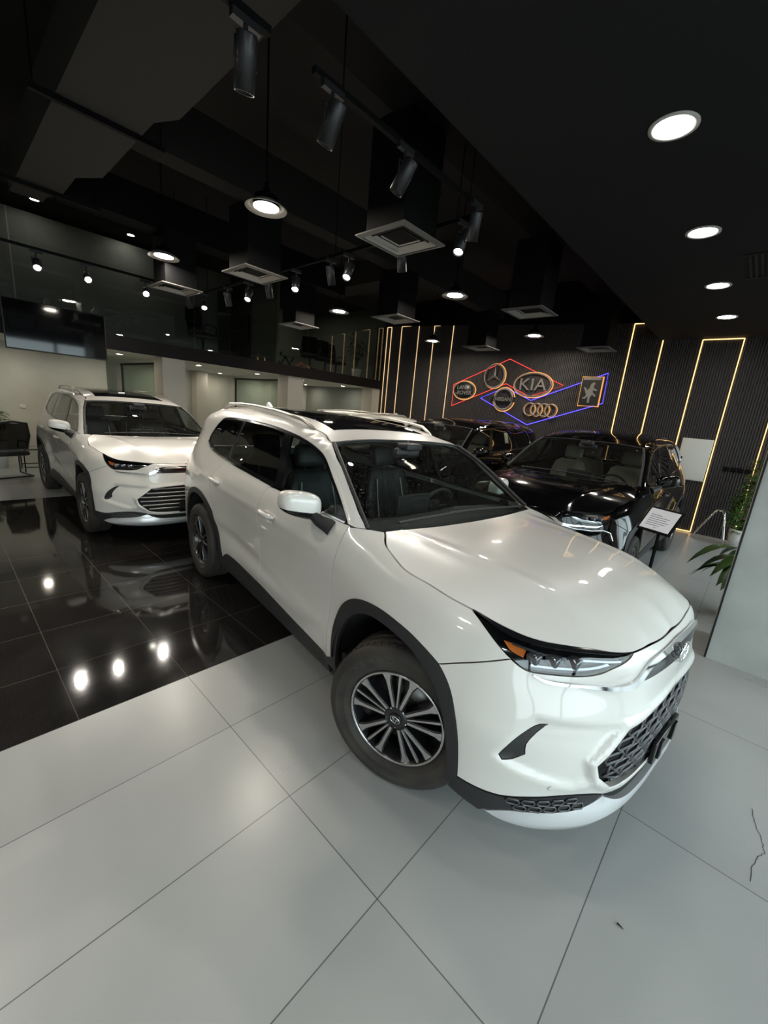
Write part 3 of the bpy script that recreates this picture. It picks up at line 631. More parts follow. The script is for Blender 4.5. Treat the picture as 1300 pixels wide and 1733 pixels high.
# white cabinet and sockets on the fluted wall
t = thing('wall_cabinet', 'white metal cabinet door set in the fluted wall', 'cabinet', (XW-.02, .965, 1.465))
b = MB(); b.box((0, 0, 0), (.04, .50, .82), None, .004); b.build('cabinet_body', M['soffit'], t); b = MB(); b.box((-.022, 0, 0), (.008, .46, .77), None, .002); b.build('cabinet_door', M['soffit'], t); b = MB(); b.box((-.032, .19, .02), (.012, .025, .04)); b.build('door_latch', M['black'], t)
for k, y in enumerate((.42, .31, .20, .09)):
    b = MB(); b.box((XW-.016, y, 1.36), (.012, .085, .085), None, .004); b.box((XW-.023, y, 1.36), (.006, .05, .05)); tag(b.build('wall_socket', M['black']), ('black wall socket nearest the light frame', 'second black wall socket from the light frame', 'third black wall socket from the light frame', 'black wall socket nearest the ivy plant')[k], 'socket', 'black sockets on the fluted wall')

# light in the upper offices and over the shelf of the mezzanine comes from the same ring downlights and one added fill lamp
# ------------------------------------------------------------------------------- car panels on the body surface
def curve_pts(P, step=.02):
    """smooth run through points (k,2), resampled"""
    P = np.asarray(P, float)
    if len(P) == 2:
        n = max(2, int(np.linalg.norm(P[1]-P[0])/step)+1)
        return P[0]+(P[1]-P[0])*np.linspace(0, 1, n)[:, None]
    c = catmull(P, 600); s = np.r_[0, np.cumsum(np.linalg.norm(np.diff(c, axis=0), axis=1))]
    n = max(3, int(s[-1]/step)+1); q = np.linspace(0, s[-1], n)
    return np.stack([np.interp(q, s, c[:, k]) for k in (0, 1)], 1)
def loop(*runs, step=.02):
    """closed outline from smooth runs that meet at corners"""
    out = []
    for r in runs:
        c = curve_pts(r, step)
        if len(out) and np.linalg.norm(c[0]-out[-1]) < 2e-3: c = c[1:]
        elif len(out):
            g = curve_pts([out[-1], c[0]], step); out += list(g[1:-1])
        out += list(c)
    if np.linalg.norm(out[0]-out[-1]) < 2e-3: out = out[:-1]
    else: out += list(curve_pts([out[-1], out[0]], step)[1:-1])
    return np.array(out)
def area2(P): return .5*np.sum(P[:, 0]*np.roll(P[:, 1], -1)-np.roll(P[:, 0], -1)*P[:, 1])
def shrink(P, g):
    if g == 0: return P
    s = 1 if area2(P) > 0 else -1
    a = P-np.roll(P, 1, 0); b = np.roll(P, -1, 0)-P
    a /= np.maximum(np.linalg.norm(a, axis=1), 1e-9)[:, None]; b /= np.maximum(np.linalg.norm(b, axis=1), 1e-9)[:, None]
    n = np.stack([-(a+b)[:, 1], (a+b)[:, 0]], 1); n /= np.maximum(np.linalg.norm(n, axis=1), .3)[:, None]
    return P+n*g*s
def inside(P, q):
    x, y = q[:, 0][:, None], q[:, 1][:, None]
    x0, y0 = P[:, 0][None], P[:, 1][None]; x1, y1 = np.roll(P[:, 0], -1)[None], np.roll(P[:, 1], -1)[None]
    c = ((y0 > y) != (y1 > y)) & (x < (x1-x0)*(y-y0)/np.where(y1 == y0, 1e-12, y1-y0)+x0)
    return c.sum(1) % 2 == 1
def panel(surf, outline, holes=(), off=0., thick=.014, gap=.003, side=1, grid=.03):
    """piece of surface inside outline as (points, faces, normals) in car space (y = -side*w)"""
    O = shrink(outline, gap); rings = [O]+[shrink(h, -gap) for h in holes]
    lo = O.min(0); hi = O.max(0)
    gx = np.arange(lo[0]+grid/2, hi[0], grid); gy = np.arange(lo[1]+grid/2, hi[1], grid*.87)
    G = np.array([(x+(grid/2 if j % 2 else 0), y) for j, y in enumerate(gy) for x in gx]) if len(gx) and len(gy) else np.zeros((0, 2))
    if len(G):
        k = inside(O, G)
        for h in rings[1:]: k &= ~inside(h, G)
        G = G[k]
        if len(G):
            B = np.vstack(rings)
            dmin = np.min(np.linalg.norm(G[:, None]-B[None], axis=2), axis=1)
            G = G[dmin > grid*.55]
    V = np.vstack(rings+[G]) if len(G) else np.vstack(rings)
    E = []; n = 0
    for r in rings:
        E += [(n+i, n+(i+1) % len(r)) for i in range(len(r))]; n += len(r)
    vo, eo, fo, _, _, _ = delaunay_2d_cdt([Vector(p) for p in V], E, [], 0, 1e-5)
    q = np.array([v[:] for v in vo]); T = np.array([f for f in fo if len(f) == 3])
    cen = q[T].mean(1); k = inside(O, cen)
    for h in rings[1:]: k &= ~inside(h, cen)
    T = T[k]
    P = surf.point(q[:, 0], q[:, 1], off); Nn = surf.normal(q[:, 0], q[:, 1])
    if isinstance(surf, Chart):
        ua = np.abs(q[:, 0]); sg = np.where(q[:, 0] < 0, -1, 1)
        ref = np.stack([np.interp(ua, surf.uu, surf.n[:, 0]), sg*np.interp(ua, surf.uu, surf.n[:, 1]), np.full(len(q), .3)], 1)
    else: ref = np.tile([0, 0, 1.], (len(q), 1))
    Nn *= np.where((Nn*ref).sum(1) < 0, -1, 1)[:, None]
    m = np.array([1, -side, 1.]); P = P*m; Nn = Nn*m
    fn = np.cross(P[T[:, 1]]-P[T[:, 0]], P[T[:, 2]]-P[T[:, 0]])
    flip = (fn*Nn[T[:, 0]]).sum(1) < 0; T[flip] = T[flip][:, ::-1]
    faces = [tuple(int(i) for i in t) for t in T]
    if thick > 0:
        cnt = {}
        for a, b, c in faces:
            for e in ((a, b), (b, c), (c, a)): cnt[e] = 1
        be = [e for e in cnt if (e[1], e[0]) not in cnt]
        nv = len(P); xs = []; xn = []
        for a, b in be:
            t = P[b]-P[a]; fnn = np.cross(t, Nn[a]); l = np.linalg.norm(fnn); fnn = fnn/l if l > 1e-9 else Nn[a]
            i = nv+len(xs)
            xs += [P[a], P[b], P[b]-Nn[b]*thick, P[a]-Nn[a]*thick]; xn += [fnn]*4
            faces.append((i+1, i, i+3, i+2))
        if xs: P = np.vstack([P, xs]); Nn = np.vstack([Nn, xn])
    return P, faces, Nn
def A(*p): return np.array(p, float)
def data_mesh(parts, name='panel'):
    V = []; F = []; NN = []
    for P, f, Nn in parts:
        o = len(V); V += [tuple(p) for p in P]; NN += [tuple(n) for n in Nn]; F += [tuple(i+o for i in q) for q in f]
    me = bpy.data.meshes.new(name); me.from_pydata(V, [], F)
    me.polygons.foreach_set('use_smooth', [True]*len(F)); me.normals_split_custom_set_from_vertices(NN)
    return me
def mirror_run(R): R = np.asarray(R, float).copy(); R[:, 0] *= -1; return R[::-1]
# outlines on the body surface (u round the body from the nose, z up), right half
HOODL = [(1.997, 1.21), (1.90, 1.172), (1.802, 1.135), (1.707, 1.111), (1.563, 1.093), (1.432, 1.073), (1.306, 1.055)]
HLTOP = [(1.306, 1.055), (1.073, 1.022), (.895, 1.006), (.656, 1.004), (.428, .998)]
HFRONT = [(.428, .998), (.299, .995), (.14, .986), (0, .984)]
HLLOW = [(.428, .998), (.556, .950), (.618, .924), (.70, .910), (.822, .905), (.93, .903)]
HLOUT = [(.93, .903), (.975, .908), (1.044, .936), (1.191, 1.008), (1.306, 1.055)]
SPLIT = [(1.044, .936), (1.16, .901), (1.258, .865), (1.348, .826)]
AOUT = [(2.17, .388), (2.163, .528), (2.138, .665), (2.078, .777), (1.982, .856), (1.862, .900), (1.71, .916), (1.565, .902), (1.442, .867), (1.348, .826)]
AOUT2 = [(1.348, .826), (1.281, .763), (1.228, .675), (1.192, .56), (1.171, .393)]
AIN = [(1.215, .381), (1.242, .545), (1.285, .66), (1.349, .745), (1.462, .819), (1.592, .856), (1.71, .864), (1.80, .853), (1.905, .812), (1.997, .74), (2.079, .60), (2.118, .388)]
FLINE = [(2.228, .36), (2.203, .859), (2.17, 1.05), (2.164, 1.12), (2.166, 1.205)]
BLINE = [(3.177, 1.234), (3.215, 1.16), (3.236, 1.08), (3.24, .9), (3.236, .44)]
QLINE = [(4.12, 1.305), (4.235, 1.15), (4.262, 1.0), (4.235, .87), (4.19, .80)]
SILL1 = [(2.228, .345), (2.708, .379), (3.236, .432)]
SILL2 = [(3.236, .432), (3.499, .446), (3.783, .462), (3.93, .455), (4.023, .397)]
RAOUT = [(4.023, .397), (4.085, .60), (4.20, .79), (4.32, .875), (4.47, .926), (4.62, .938), (4.79, .915), (4.95, .845), (5.06, .735), (5.12, .60), (5.14, .42)]
RAIN = [(5.085, .42), (5.065, .59), (5.0, .71), (4.91, .80), (4.77, .865), (4.62, .885), (4.49, .872), (4.36, .825), (4.26, .755), (4.15, .59), (4.09, .397)]
DTOP = [(2.188, 1.22), (2.462, 1.406), (2.635, 1.524), (2.749, 1.566), (2.961, 1.61), (3.253, 1.641), (3.588, 1.662), (4.068, 1.667), (4.40, 1.658), (4.568, 1.645)]
DREAR = [(4.568, 1.645), (4.60, 1.635), (4.676, 1.572), (4.771, 1.44), (4.765, 1.405)]
DBOT = [(4.765, 1.405), (4.618, 1.352), (4.369, 1.318), (3.999, 1.292), (3.53, 1.266), (3.081, 1.245), (2.558, 1.226), (2.188, 1.22)]
WSL = [(2.078, 1.211), (2.201, 1.30), (2.348, 1.397), (2.502, 1.502), (2.712, 1.612)]
REDGE = [(2.712, 1.612), (2.949, 1.666), (3.26, 1.712), (3.74, 1.744), (4.36, 1.757), (4.873, 1.739), (5.168, 1.70), (5.42, 1.665)]
WIN = {'front_window': [[(2.235, 1.24), (2.475, 1.392), (2.645, 1.506), (2.76, 1.549), (2.962, 1.592), (3.15, 1.612)], [(3.03, 1.262), (2.558, 1.243), (2.235, 1.24)]],
       'rear_window': [[(3.145, 1.268), (3.262, 1.622)], [(3.262, 1.622), (3.59, 1.644), (4.04, 1.649)], [(4.075, 1.316), (3.999, 1.31), (3.53, 1.284), (3.145, 1.268)]],
       'quarter_window': [[(4.12, 1.322), (4.09, 1.649)], [(4.09, 1.649), (4.40, 1.641), (4.555, 1.628)], [(4.59, 1.615), (4.66, 1.562), (4.748, 1.435)], [(4.74, 1.413), (4.61, 1.370), (4.369, 1.335), (4.12, 1.322)]]}
LOWTOP = [(1.171, .393), (1.007, .386), (.865, .410), (.718, .422), (.60, .412), (.523, .392)]
LOWBOT = [(.523, .392), (.646, .361), (.804, .348), (.947, .332), (1.04, .296)]
GRT = [(.467, .702), (.25, .722), (0, .73)]
GRB = [[(.467, .702), (.623, .577)], [(.623, .577), (.603, .522)], [(.603, .522), (.50, .434)], [(.50, .434), (.40, .415), (0, .405)]]
FOG = [[(.875, .716), (.917, .694), (.972, .648), (1.022, .570)], [(1.022, .570), (1.010, .556), (.965, .562)], [(.965, .562), (.922, .592)], [(.922, .592), (.925, .632), (.896, .676), (.842, .724)], [(.842, .724), (.875, .716)]]
CHT = [(.935, .897), (.872, .884), (.712, .881), (.475, .891), (.39, .936), (.34, .950), (.12, .958), (0, .96)]
CHB = [(0, .938), (.12, .937), (.33, .929), (.375, .915), (.452, .872), (.712, .870), (.872, .874), (.935, .893)]
def xw(ch, run, n=60):
    c = curve_pts(run, .03); P = ch.point(c[:, 0], c[:, 1]); return P
def make_wheel(root, mats, pos, right, steer=0., detail=True, R=.385, rim=.254, proto=None):
    rot = (PI/2 if right else -PI/2, 0, 0)
    Mx = Matrix.Rotation(steer, 4, 'Z') @ Matrix.Rotation(rot[0], 4, 'X')
    if proto:
        w = proto.copy(); C.objects.link(w); w.parent = root
        for ch in children(proto):
            c = ch.copy(); C.objects.link(c); c.parent = w
        w.matrix_basis = Matrix.Translation(pos) @ Mx
        return w
    b = MB()
    b.lathe([(rim-.012, .108), (rim-.022, .095), (rim-.028, .02), (rim-.035, -.10), (rim, -.115)], 48)
    b.lathe([(.075, .060), (.075, .02), (.17, .0), (.17, -.03), (0, -.03)], 32)
    b.lathe([(.062, .075), (.060, .096), (.045, .102), (0, .102)], 32)
    ang = []
    for g in range(5):
        for k, q in enumerate((-17.5, 0, 17.5)): ang.append((math.radians(72*g+90+q), k == 1))
    for a, thin in ang:
        w0, w1 = (.008, .010) if thin else (.013, .030)
        poly = [(.055, -w0), (.19, -w0*1.15), (rim-.012, -w1), (rim-.012, w1), (.19, w0*1.15), (.055, w0)]
        b.prism(poly, .045, .0965, Matrix.Rotation(a, 4, 'Z'))
    w = b.build('wheel', M['alloy_black'], root)
    w.matrix_basis = Matrix.Translation(pos) @ Mx
    tw = .1275
    prof = [(rim-.006, .085), (rim+.004, .103), (rim+.03, .122), (rim+.034, .1235), (rim+.037, .122), (rim+.075, tw), (rim+.079, tw+.0015), (rim+.083, tw), (R-.028, .121), (R-.010, .110), (R-.004, .094)]
    gr = [(R-.003, .088), (R-.003, .060), (R, .058), (R-.007, .056), (R-.007, .049), (R, .047), (R, .006), (R-.007, .004), (R-.007, -.004), (R, -.006), (R, -.047), (R-.007, -.049), (R-.007, -.056), (R, -.058), (R-.003, -.060), (R-.003, -.088)]
    prof += gr+[(r, -z) for r, z in prof[::-1]]
    t = MB(); t.lathe(prof, 72)
    for i in range(60):       # tread blocks on the shoulder ribs
        a = 2*PI*i/60
        for z in (.074, -.074): t.box((R-.0045, 0, z), (.010, .024, .030), Matrix.Rotation(a, 4, 'Z') @ Matrix.Rotation(.25, 4, 'X'))
    ty = t.build('tyre', M['tyre'], w)
    lip = MB(); lip.lathe([(rim+.001, .100), (rim-.002, .109), (rim-.010, .1105), (rim-.014, .106)], 64); lip.build('rim_lip', M['silver'], w)
    if detail:
        for a, thin in ang:
            s = MB(); w0, w1 = (.0035, .006) if thin else (.006, .024)
            poly = [(.062, -w0), (.16, -w0*1.25), (.205, -w0*1.7), (rim-.012, -w1), (rim-.012, w1), (.205, w0*1.7), (.16, w0*1.25), (.062, w0)]
            s.prism(poly, .0965, .1015, Matrix.Rotation(a, 4, 'Z')); s.build('spoke', M['silver'], w)
        c = MB(); c.lathe([(.034, .102), (.033, .108), (.028, .110), (0, .110)], 28); c.build('hub_cap', M['gloss_black'], w)
        e = MB()
        for rx, ry, oy in ((.026, .018, 0), (.0085, .0165, 0), (.017, .007, .0075)):
            e.tube([(rx*math.cos(2*PI*j/28), ry*math.sin(2*PI*j/28)+oy, .111) for j in range(28)], .0018, 6, True, Matrix.Rotation(-.3, 4, 'Z'))
        e.build('hub_emblem', M['chrome'], w)
        for g in range(5):
            n = MB(); a = math.radians(72*g+54)
            n.lathe([(.0095, .06), (.0095, .094), (.006, .099), (0, .099)], 8, Matrix.Translation((.052*math.cos(a), .052*math.sin(a), 0))); n.build('lug_nut', M['silver'], w)
        tl = []
        for k, chv in enumerate('OLAND'):
            a = math.radians(137-9.5*k); me = text_mesh(chv, .040, .0015)
            me.transform(Matrix.Rotation(a, 4, 'Z') @ Matrix.Translation((.322, 0, .1262)) @ Matrix.Rotation(-PI/2, 4, 'Z')); tl.append(me)
        lt = MB()
        for me in tl: lt.add([v.co[:] for v in me.vertices], [list(p.vertices) for p in me.polygons]); bpy.data.meshes.remove(me)
        lt.build('tyre_lettering', M['tyre_text'], w)
        d = MB(); d.lathe([(.175, .005), (.175, .017), (.08, .017)], 40); d.build('brake_disc', M['disc'], w)
    return w
def build_car(name, ch, sc=(1, 1, 1), paint='white_paint', style='white', steer=0.):
    """a whole estate car; root at the middle of the front axle, on the floor"""
    root = empty(name)
    kx, ky, kz = sc
    P_ = M[paint]
    def put(pname, datas, m, parent=None):
        me = data_mesh(datas, pname)
        if sc != (1, 1, 1): me.transform(Matrix.Diagonal((kx, ky, kz, 1)))
        return link(pname, me, m, parent or root)
    def pan(surf, *runs, holes=(), side=1, step=.02, **k): return panel(surf, loop(*runs, step=step), [loop(*h, step=step) for h in holes], side=side, **k)
    def both(pname, m, surf, *runs, **k):
        return [put(pname, [pan(surf, *runs, side=s, **k)], m) for s in (1, -1)]
    def pt(u, z, s=1, off=0.):
        p = ch.point(np.array([float(u)]), np.array([float(z)]), off)[0]; return Vector((p[0]*kx, -s*p[1]*ky, p[2]*kz))
    def mbput(pname, b, m, parent=None):
        return b.build(pname, m, parent or root)
    S3 = Matrix.Diagonal((kx, ky, kz, 1))
    # --- sheet metal
    a = xw(ch, HOODL); bq = xw(ch, HLTOP); cq = xw(ch, HFRONT)
    dome = [(-.33, 0, 1.197), (-.33, .35, 1.20), (-.33, .6, 1.208), (0, 0, 1.198), (0, .3, 1.196), (0, .5, 1.186), (0, .68, 1.152), (.3, 0, 1.18), (.3, .3, 1.178), (.3, .5, 1.163), (.3, .66, 1.118),
            (.5, 0, 1.158), (.5, .3, 1.155), (.5, .5, 1.132), (.65, 0, 1.124), (.65, .3, 1.12), (.65, .45, 1.098), (.77, 0, 1.076), (.77, .3, 1.07), (.835, 0, 1.03), (.835, .25, 1.026)]
    hs = Tps(np.vstack([a[::3], bq[::3], cq[::3], dome]), .0004)
    def ridge(x, w):
        w = np.abs(w); t = np.clip((x+.30)/1.05, 0, 1); c = .60-.14*t; q = (w-c)/.045
        return .011*np.exp(-q*q)*np.clip((x+.33)/.2, 0, 1)*np.clip((.80-x)/.25, 0, 1)
    hs.extra = ridge
    half = np.vstack([a[:, :2], bq[1:, :2], cq[1:, :2]])
    mir = half.copy(); mir[:, 1] *= -1
    rear = np.stack([np.full(24, -.333), np.linspace(-.756, .756, 26)[1:-1]], 1)
    rear[:, 0] += .03*(1-(rear[:, 1]/.756)**2)
    out = np.vstack([half, mir[::-1][1:], rear])
    put('hood', [panel(hs, out, off=0., gap=.0025, grid=.035)], P_)
    both('front_fender', P_, ch, HOODL, HLOUT[::-1][:3], SPLIT, AOUT[::-1], [(2.17, .388), (2.17, .36)], FLINE, [(2.166, 1.205), (2.078, 1.211), (1.997, 1.21)])
    right = [HFRONT[::-1], HLLOW, [(.93, .903), (.975, .908), (1.044, .936)], SPLIT, AOUT2, LOWTOP, [(.523, .392), (.42, .378), (0, .368)]]
    ol = np.vstack([loop_half(right)])
    full = np.vstack([ol, (ol*[-1, 1])[::-1][1:-1]])
    gr = np.vstack([loop_half([GRT[::-1], *GRB])]); grf = np.vstack([gr, (gr*[-1, 1])[::-1][1:-1]])
    fogR = loop(*FOG); fogL = fogR*[-1, 1]
    put('front_bumper', [panel(ch, full, [grf, fogR, fogL], thick=.03, grid=.016)], P_)
    mid = loop_half([[(0, .372), (.42, .38), (.523, .394)], [(.523, .394), (.44, .345), (.35, .33), (0, .328)]])
    put('lower_slot', [panel(ch, np.vstack([mid, (mid*[-1, 1])[::-1][1:-1]]), off=-.02, thick=0., gap=-.004)], M['dark'])
    lo = loop_half([[(0, .332), (.35, .334), (.44, .35), (.523, .388)], LOWBOT, [(1.04, .296), (1.0, .280), (.90, .268), (.682, .258), (.40, .250), (0, .250)]])
    put('bumper_lip', [panel(ch, np.vstack([lo, (lo*[-1, 1])[::-1][1:-1]]), off=.006, thick=.03)], M['lipsilver'] if style == 'white' else P_)
    un = loop_half([[(0, .252), (.4, .252), (.682, .260), (.9, .270), (1.0, .28)], [(1.0, .28), (.9, .235), (.682, .225), (0, .222)]])
    put('bumper_skirt', [panel(ch, np.vstack([un, (un*[-1, 1])[::-1][1:-1]]), off=-.004, thick=.02)], M['plastic'])
    for s in (1, -1):
        lv = put('lower_valance', [pan(ch, LOWTOP, LOWBOT, [(1.04, .296), (1.062, .280)], [(1.062, .280), (1.205, .322)], [(1.205, .322), (1.19, .393)], side=s, off=.004, thick=.03)], M['plastic'])
        mb = MB()
        for k in range(5):
            for r in range(2):
                u0 = .66+.062*k+(.031 if r else 0); z0 = .372+.026*r-.02*(k/5)
                hx = [(u0-.028, z0), (u0-.018, z0+.011), (u0+.018, z0+.011), (u0+.028, z0), (u0+.018, z0-.011), (u0-.018, z0-.011)]
                mb.tube([pt(u, z, s, .008) for u, z in hx], .0042, 5, True)
        mbput('valance_mesh', mb, M['grille_bar'], lv)
    both('bumper_vent', M['plastic'], ch, *FOG, off=-.001, thick=.01, gap=.001)
    # --- grille
    g0 = put('grille', [panel(ch, grf, off=-.045, thick=0.)], M['dark'])
    mb = MB()
    if style == 'white':
        zs = [.432+.049*i for i in range(7)]
        for r, z0 in enumerate(zs):
            zz = z0
            cells = [(-.66+.124*i+(.062 if r % 2 else 0)) for i in range(12)]
            for u0 in cells:
                hx = np.array([(u0-.058, zz), (u0-.042, zz+.021), (u0+.042, zz+.021), (u0+.058, zz), (u0+.042, zz-.021), (u0-.042, zz-.021)])
                k = inside(grf, hx)
                if k.all(): mb.tube([pt(u, z, 1, -.012) for u, z in hx], .0075, 6, True)
                elif k.sum() >= 3: mb.tube([pt(u, z, 1, -.012) for (u, z), q in zip(hx, k) if q], .0075, 6)
        mbput('grille_mesh', mb, M['grille_bar'], g0)
    else:
        for i in range(5):
            z0 = .47+.05*i; us = np.linspace(-.55, .55, 40); k = inside(grf, np.stack([us, np.full(40, z0)], 1))
            if k.sum() > 2: mb.tube([pt(u, z0, 1, -.01) for u in us[k]], .011, 6)
        mbput('grille_mesh', mb, M['chrome'], g0)
    gb = loop_half([[(0, .942), (.12, .940), (.34, .931), (.39, .915), (.44, .884)], [(.44, .884), (.36, .882), (0, .882)]])
    put('upper_grille', [panel(ch, np.vstack([gb, (gb*[-1, 1])[::-1][1:-1]]), off=.003, thick=.008)], M['gloss_black'])
    cb = loop_half([CHT[::-1], CHB[::-1]])
    put('chrome_trim', [panel(ch, np.vstack([cb, (cb*[-1, 1])[::-1][1:-1]]), off=.012, thick=.014, gap=0)], M['chrome'])
    for s in (1, -1):
        ps = MB(); c_ = pt(.80, .468, s, .001); n_ = pt(.80, .468, s, .01)-pt(.80, .468, s, 0); ps.lathe([(.011, 0), (.011, .0015), (.009, .002), (0, .002)], 16, Matrix.Translation(c_) @ aim(n_)); mbput('parking_sensor', ps, P_)
    em = MB(); base = pt(0, .905, 1, .016)
    for rx, ry, oz in ((.066, .045, 0), (.022, .041, 0), (.044, .018, .019)):
        em.tube([base+Vector((0, rx*math.cos(2*PI*j/32), ry*math.sin(2*PI*j/32)+oz)) for j in range(32)], .0045, 8, True)
    if style == 'white': mbput('front_emblem', em, M['chrome'])
    # --- headlights
    for s in (1, -1):
        hl = put('headlight', [pan(ch, HLTOP, HLLOW, HLOUT, side=s, off=-.03, thick=0.)], M['gloss_black'])
        put('lens', [pan(ch, HLTOP, HLLOW, HLOUT, side=s, off=.001, thick=.008)], M['lens'], hl)
        put('lamp_bezel', [pan(ch, HLTOP, [(.428, .998), (.66, .992), (.895, .992), (1.07, 1.006), (1.306, 1.055)], side=s, off=.002, thick=.006, gap=0.)], M['gloss_black'], hl)
        rf = MB()
        for u, z, r in ((.93, .955, .026), (.83, .955, .026), (.73, .957, .024)):
            c = pt(u, z, s, -.016); rf.box((c.x, c.y, c.z), (.05, .055, .036), None, .008)
        mbput('lamp_projector', rf, M['led_lens'], hl)
        put('lamp_reflector', [pan(ch, [(.56, .955), (.64, .932), (.82, .920), (.95, .918)], [(.95, .932), (.82, .934), (.66, .944), (.575, .966)], side=s, off=-.012, thick=.006)], M['reflector'], hl)
        put('turn_signal', [pan(ch, [(.985, .945), (1.06, .965), (1.10, .995)], [(1.03, .992), (.975, .975)], side=s, off=-.014, thick=.006)], M['amber'], hl)
        if style != 'white':
            put('lamp_reflector', [pan(ch, [(.50, .984), (.70, .986), (.90, .986)], [(.90, .986), (.905, .930), (.70, .935), (.58, .95), (.50, .984)], side=s, off=-.006, thick=.006)], M['chrome'], hl)
            cb_ = MB(); cb_.tube([pt(u, z, s, .008) for u, z in ((.47, .865), (.62, .845), (.80, .84), (.95, .85), (1.03, .83), (1.05, .76))], .007, 8); mbput('chrome_bar', cb_, M['chrome'])
            wm = MB(); wm.tube([pt(u, z, s, .006) for u, z in curve_pts(DREAR+[], .02)], .009, 6); wm.tube([pt(u, z, s, .006) for u, z in curve_pts(DTOP[3:], .05)], .007, 6); mbput('window_molding', wm, M['chrome'])
        put('light_guide', [pan(ch, [(.50, .978), (.66, .970), (.86, .972), (1.05, .992)], [(1.05, .985), (.86, .964), (.66, .962), (.51, .970)], side=s, off=-.008, thick=.006, gap=0.)], M['reflector'], hl)
    # --- doors and sides
    both('front_door', P_, ch, FLINE[::-1], SILL1, BLINE[::-1], [(3.177, 1.234), (3.081, 1.237), (2.558, 1.219), (2.166, 1.213)], gap=.0042)
    both('rear_door', P_, ch, BLINE, SILL2, [(4.023, .397), (4.085, .60), (4.19, .785)], QLINE[::-1], [(4.12, 1.298), (3.999, 1.284), (3.53, 1.258), (3.177, 1.24)], gap=.0042)
    ue = ch.u_of(-4.06, .65)
    body = [WSL, REDGE, [(5.42, 1.665), (5.55, 1.55), (ue, 1.2), (ue+.03, .95), (ue, .60)], [(ue, .60), (ue, .36)], [(5.2, .36), (5.14, .42)], RAOUT[::-1][:8], QLINE[::-1], DBOT[2::-1], DREAR[::-1], DTOP[::-1], [(2.188, 1.216), (2.13, 1.208), (2.078, 1.211)]]
    both('body_side', P_, ch, *body)
    holes = [WIN[k] for k in WIN]
    both('window_trim', M['gloss_black'], ch, DTOP, DREAR, DBOT, holes=holes, off=-.001, gap=0., thick=.02)
    for k in WIN: both(k, M['glass'] if k == 'front_window' else M['tint'], ch, *WIN[k], off=-.004, thick=0., gap=-.004)
    both('belt_molding', M['chrome'] if style == 'white' else M['chrome'], ch, DBOT, [(2.188, 1.212), (2.558, 1.216), (3.081, 1.235), (3.53, 1.256), (3.999, 1.282), (4.369, 1.307), (4.618, 1.340), (4.765, 1.396)], off=.004, thick=.006, gap=0.)
    both('front_arch_trim', M['plastic'], ch, AOUT, AOUT2, [(1.171, .393), (1.169, .35)], [(1.169, .35), (1.214, .35)], [(1.214, .35), (1.215, .381)], AIN, [(2.118, .388), (2.122, .31)], [(2.122, .31), (2.222, .31)], [(2.222, .31), (2.222, .36)], [(2.222, .36), (2.17, .388)], off=.006, thick=.02, gap=0.)
    both('rear_arch_trim', M['plastic'], ch, RAOUT, [(5.14, .42), (5.145, .34)], [(5.145, .34), (5.09, .34)], [(5.09, .34), (5.085, .42)], RAIN, [(4.09, .397), (4.088, .32)], [(4.088, .32), (4.02, .32)], [(4.02, .32), (4.023, .397)], off=.006, thick=.02, gap=0.)
    both('side_sill', M['plastic'], ch, SILL1, SILL2, [(4.023, .397), (4.03, .32)], [(4.03, .30), (3.4, .26), (2.225, .235)], off=.004, thick=.03, gap=0.)
    # --- roof and windscreen
    re = xw(ch, REDGE); ws = xw(ch, WSL)
    ws[:, 0] = np.polyval(np.polyfit(ws[:, 2], ws[:, 0], 3), ws[:, 2]); ws[:, 1] = np.polyval(np.polyfit(ws[:, 2], ws[:, 1], 3), ws[:, 2])
    crown = [(-1.16, 0, 1.632), (-1.135, .3, 1.632), (-1.5, 0, 1.722), (-1.5, .4, 1.716), (-2.2, 0, 1.778), (-2.2, .3, 1.775), (-2.9, 0, 1.788), (-2.9, .3, 1.783), (-3.4, 0, 1.765), (-3.4, .35, 1.757), (-3.80, 0, 1.72), (-3.78, .35, 1.712)]
    rs = Tps(np.vstack([re[::3], crown]), .0002)
    fe = catmull([(-1.056, -.656), (-1.135, -.3), (-1.16, 0), (-1.135, .3), (-1.056, .656)], 30)
    rr = re[:, :2]; rl = rr*[1, -1]
    re_end = catmull([(rr[-1, 0], rr[-1, 1]), (-3.82, .38), (-3.86, 0), (-3.82, -.38), (rr[-1, 0], -rr[-1, 1])], 26)
    roof = np.vstack([fe, rr[1:], re_end[1:-1], rl[::-1][:-1]])
    put('roof', [panel(rs, roof, grid=.05, gap=.001, thick=.015)], P_)
    sr = np.array([(-1.33+.05*(1-(w/.47)**2)*-1, w) for w in np.linspace(-.47, .47, 16)]+[(-2.62, w) for w in np.linspace(.47, -.47, 16)])
    put('sunroof', [panel(rs, sr, off=.004, grid=.06, thick=.006)], M['roofglass'])
    wcow = catmull([(-.40, -.80), (-.335, -.4), (-.315, 0), (-.335, .4), (-.40, .80)], 30)
    cowz = [(-.40, .80, 1.20), (-.335, .4, 1.175), (-.315, 0, 1.17)]
    wmid = [(-.735, 0, 1.425), (-.74, .35, 1.422)]
    wt = Tps(np.vstack([ws[::2], cowz, wmid, [(-1.16, 0, 1.632), (-1.135, .3, 1.632)]]), .0001)
    wo = np.vstack([fe[::-1], (ws[:, :2]*[1, -1])[::-1][1:], wcow[1:-1], ws[:, :2][:-1]])
    put('windshield', [panel(wt, wo, grid=.06, thick=0., gap=.004, off=-.004)], M['windshield'])
    band = []
    fr = MB()
    for s in (1, -1):
        pts = [Vector((p[0]*kx, -s*(p[1]-.012)*ky, p[2]*kz)) for p in ws]; fr.tube(pts, .014, 6)
    fr.tube([Vector((x*kx, w*ky, (float(wt.z([x], [w])[0])-.002)*kz)) for x, w in fe], .010, 6)
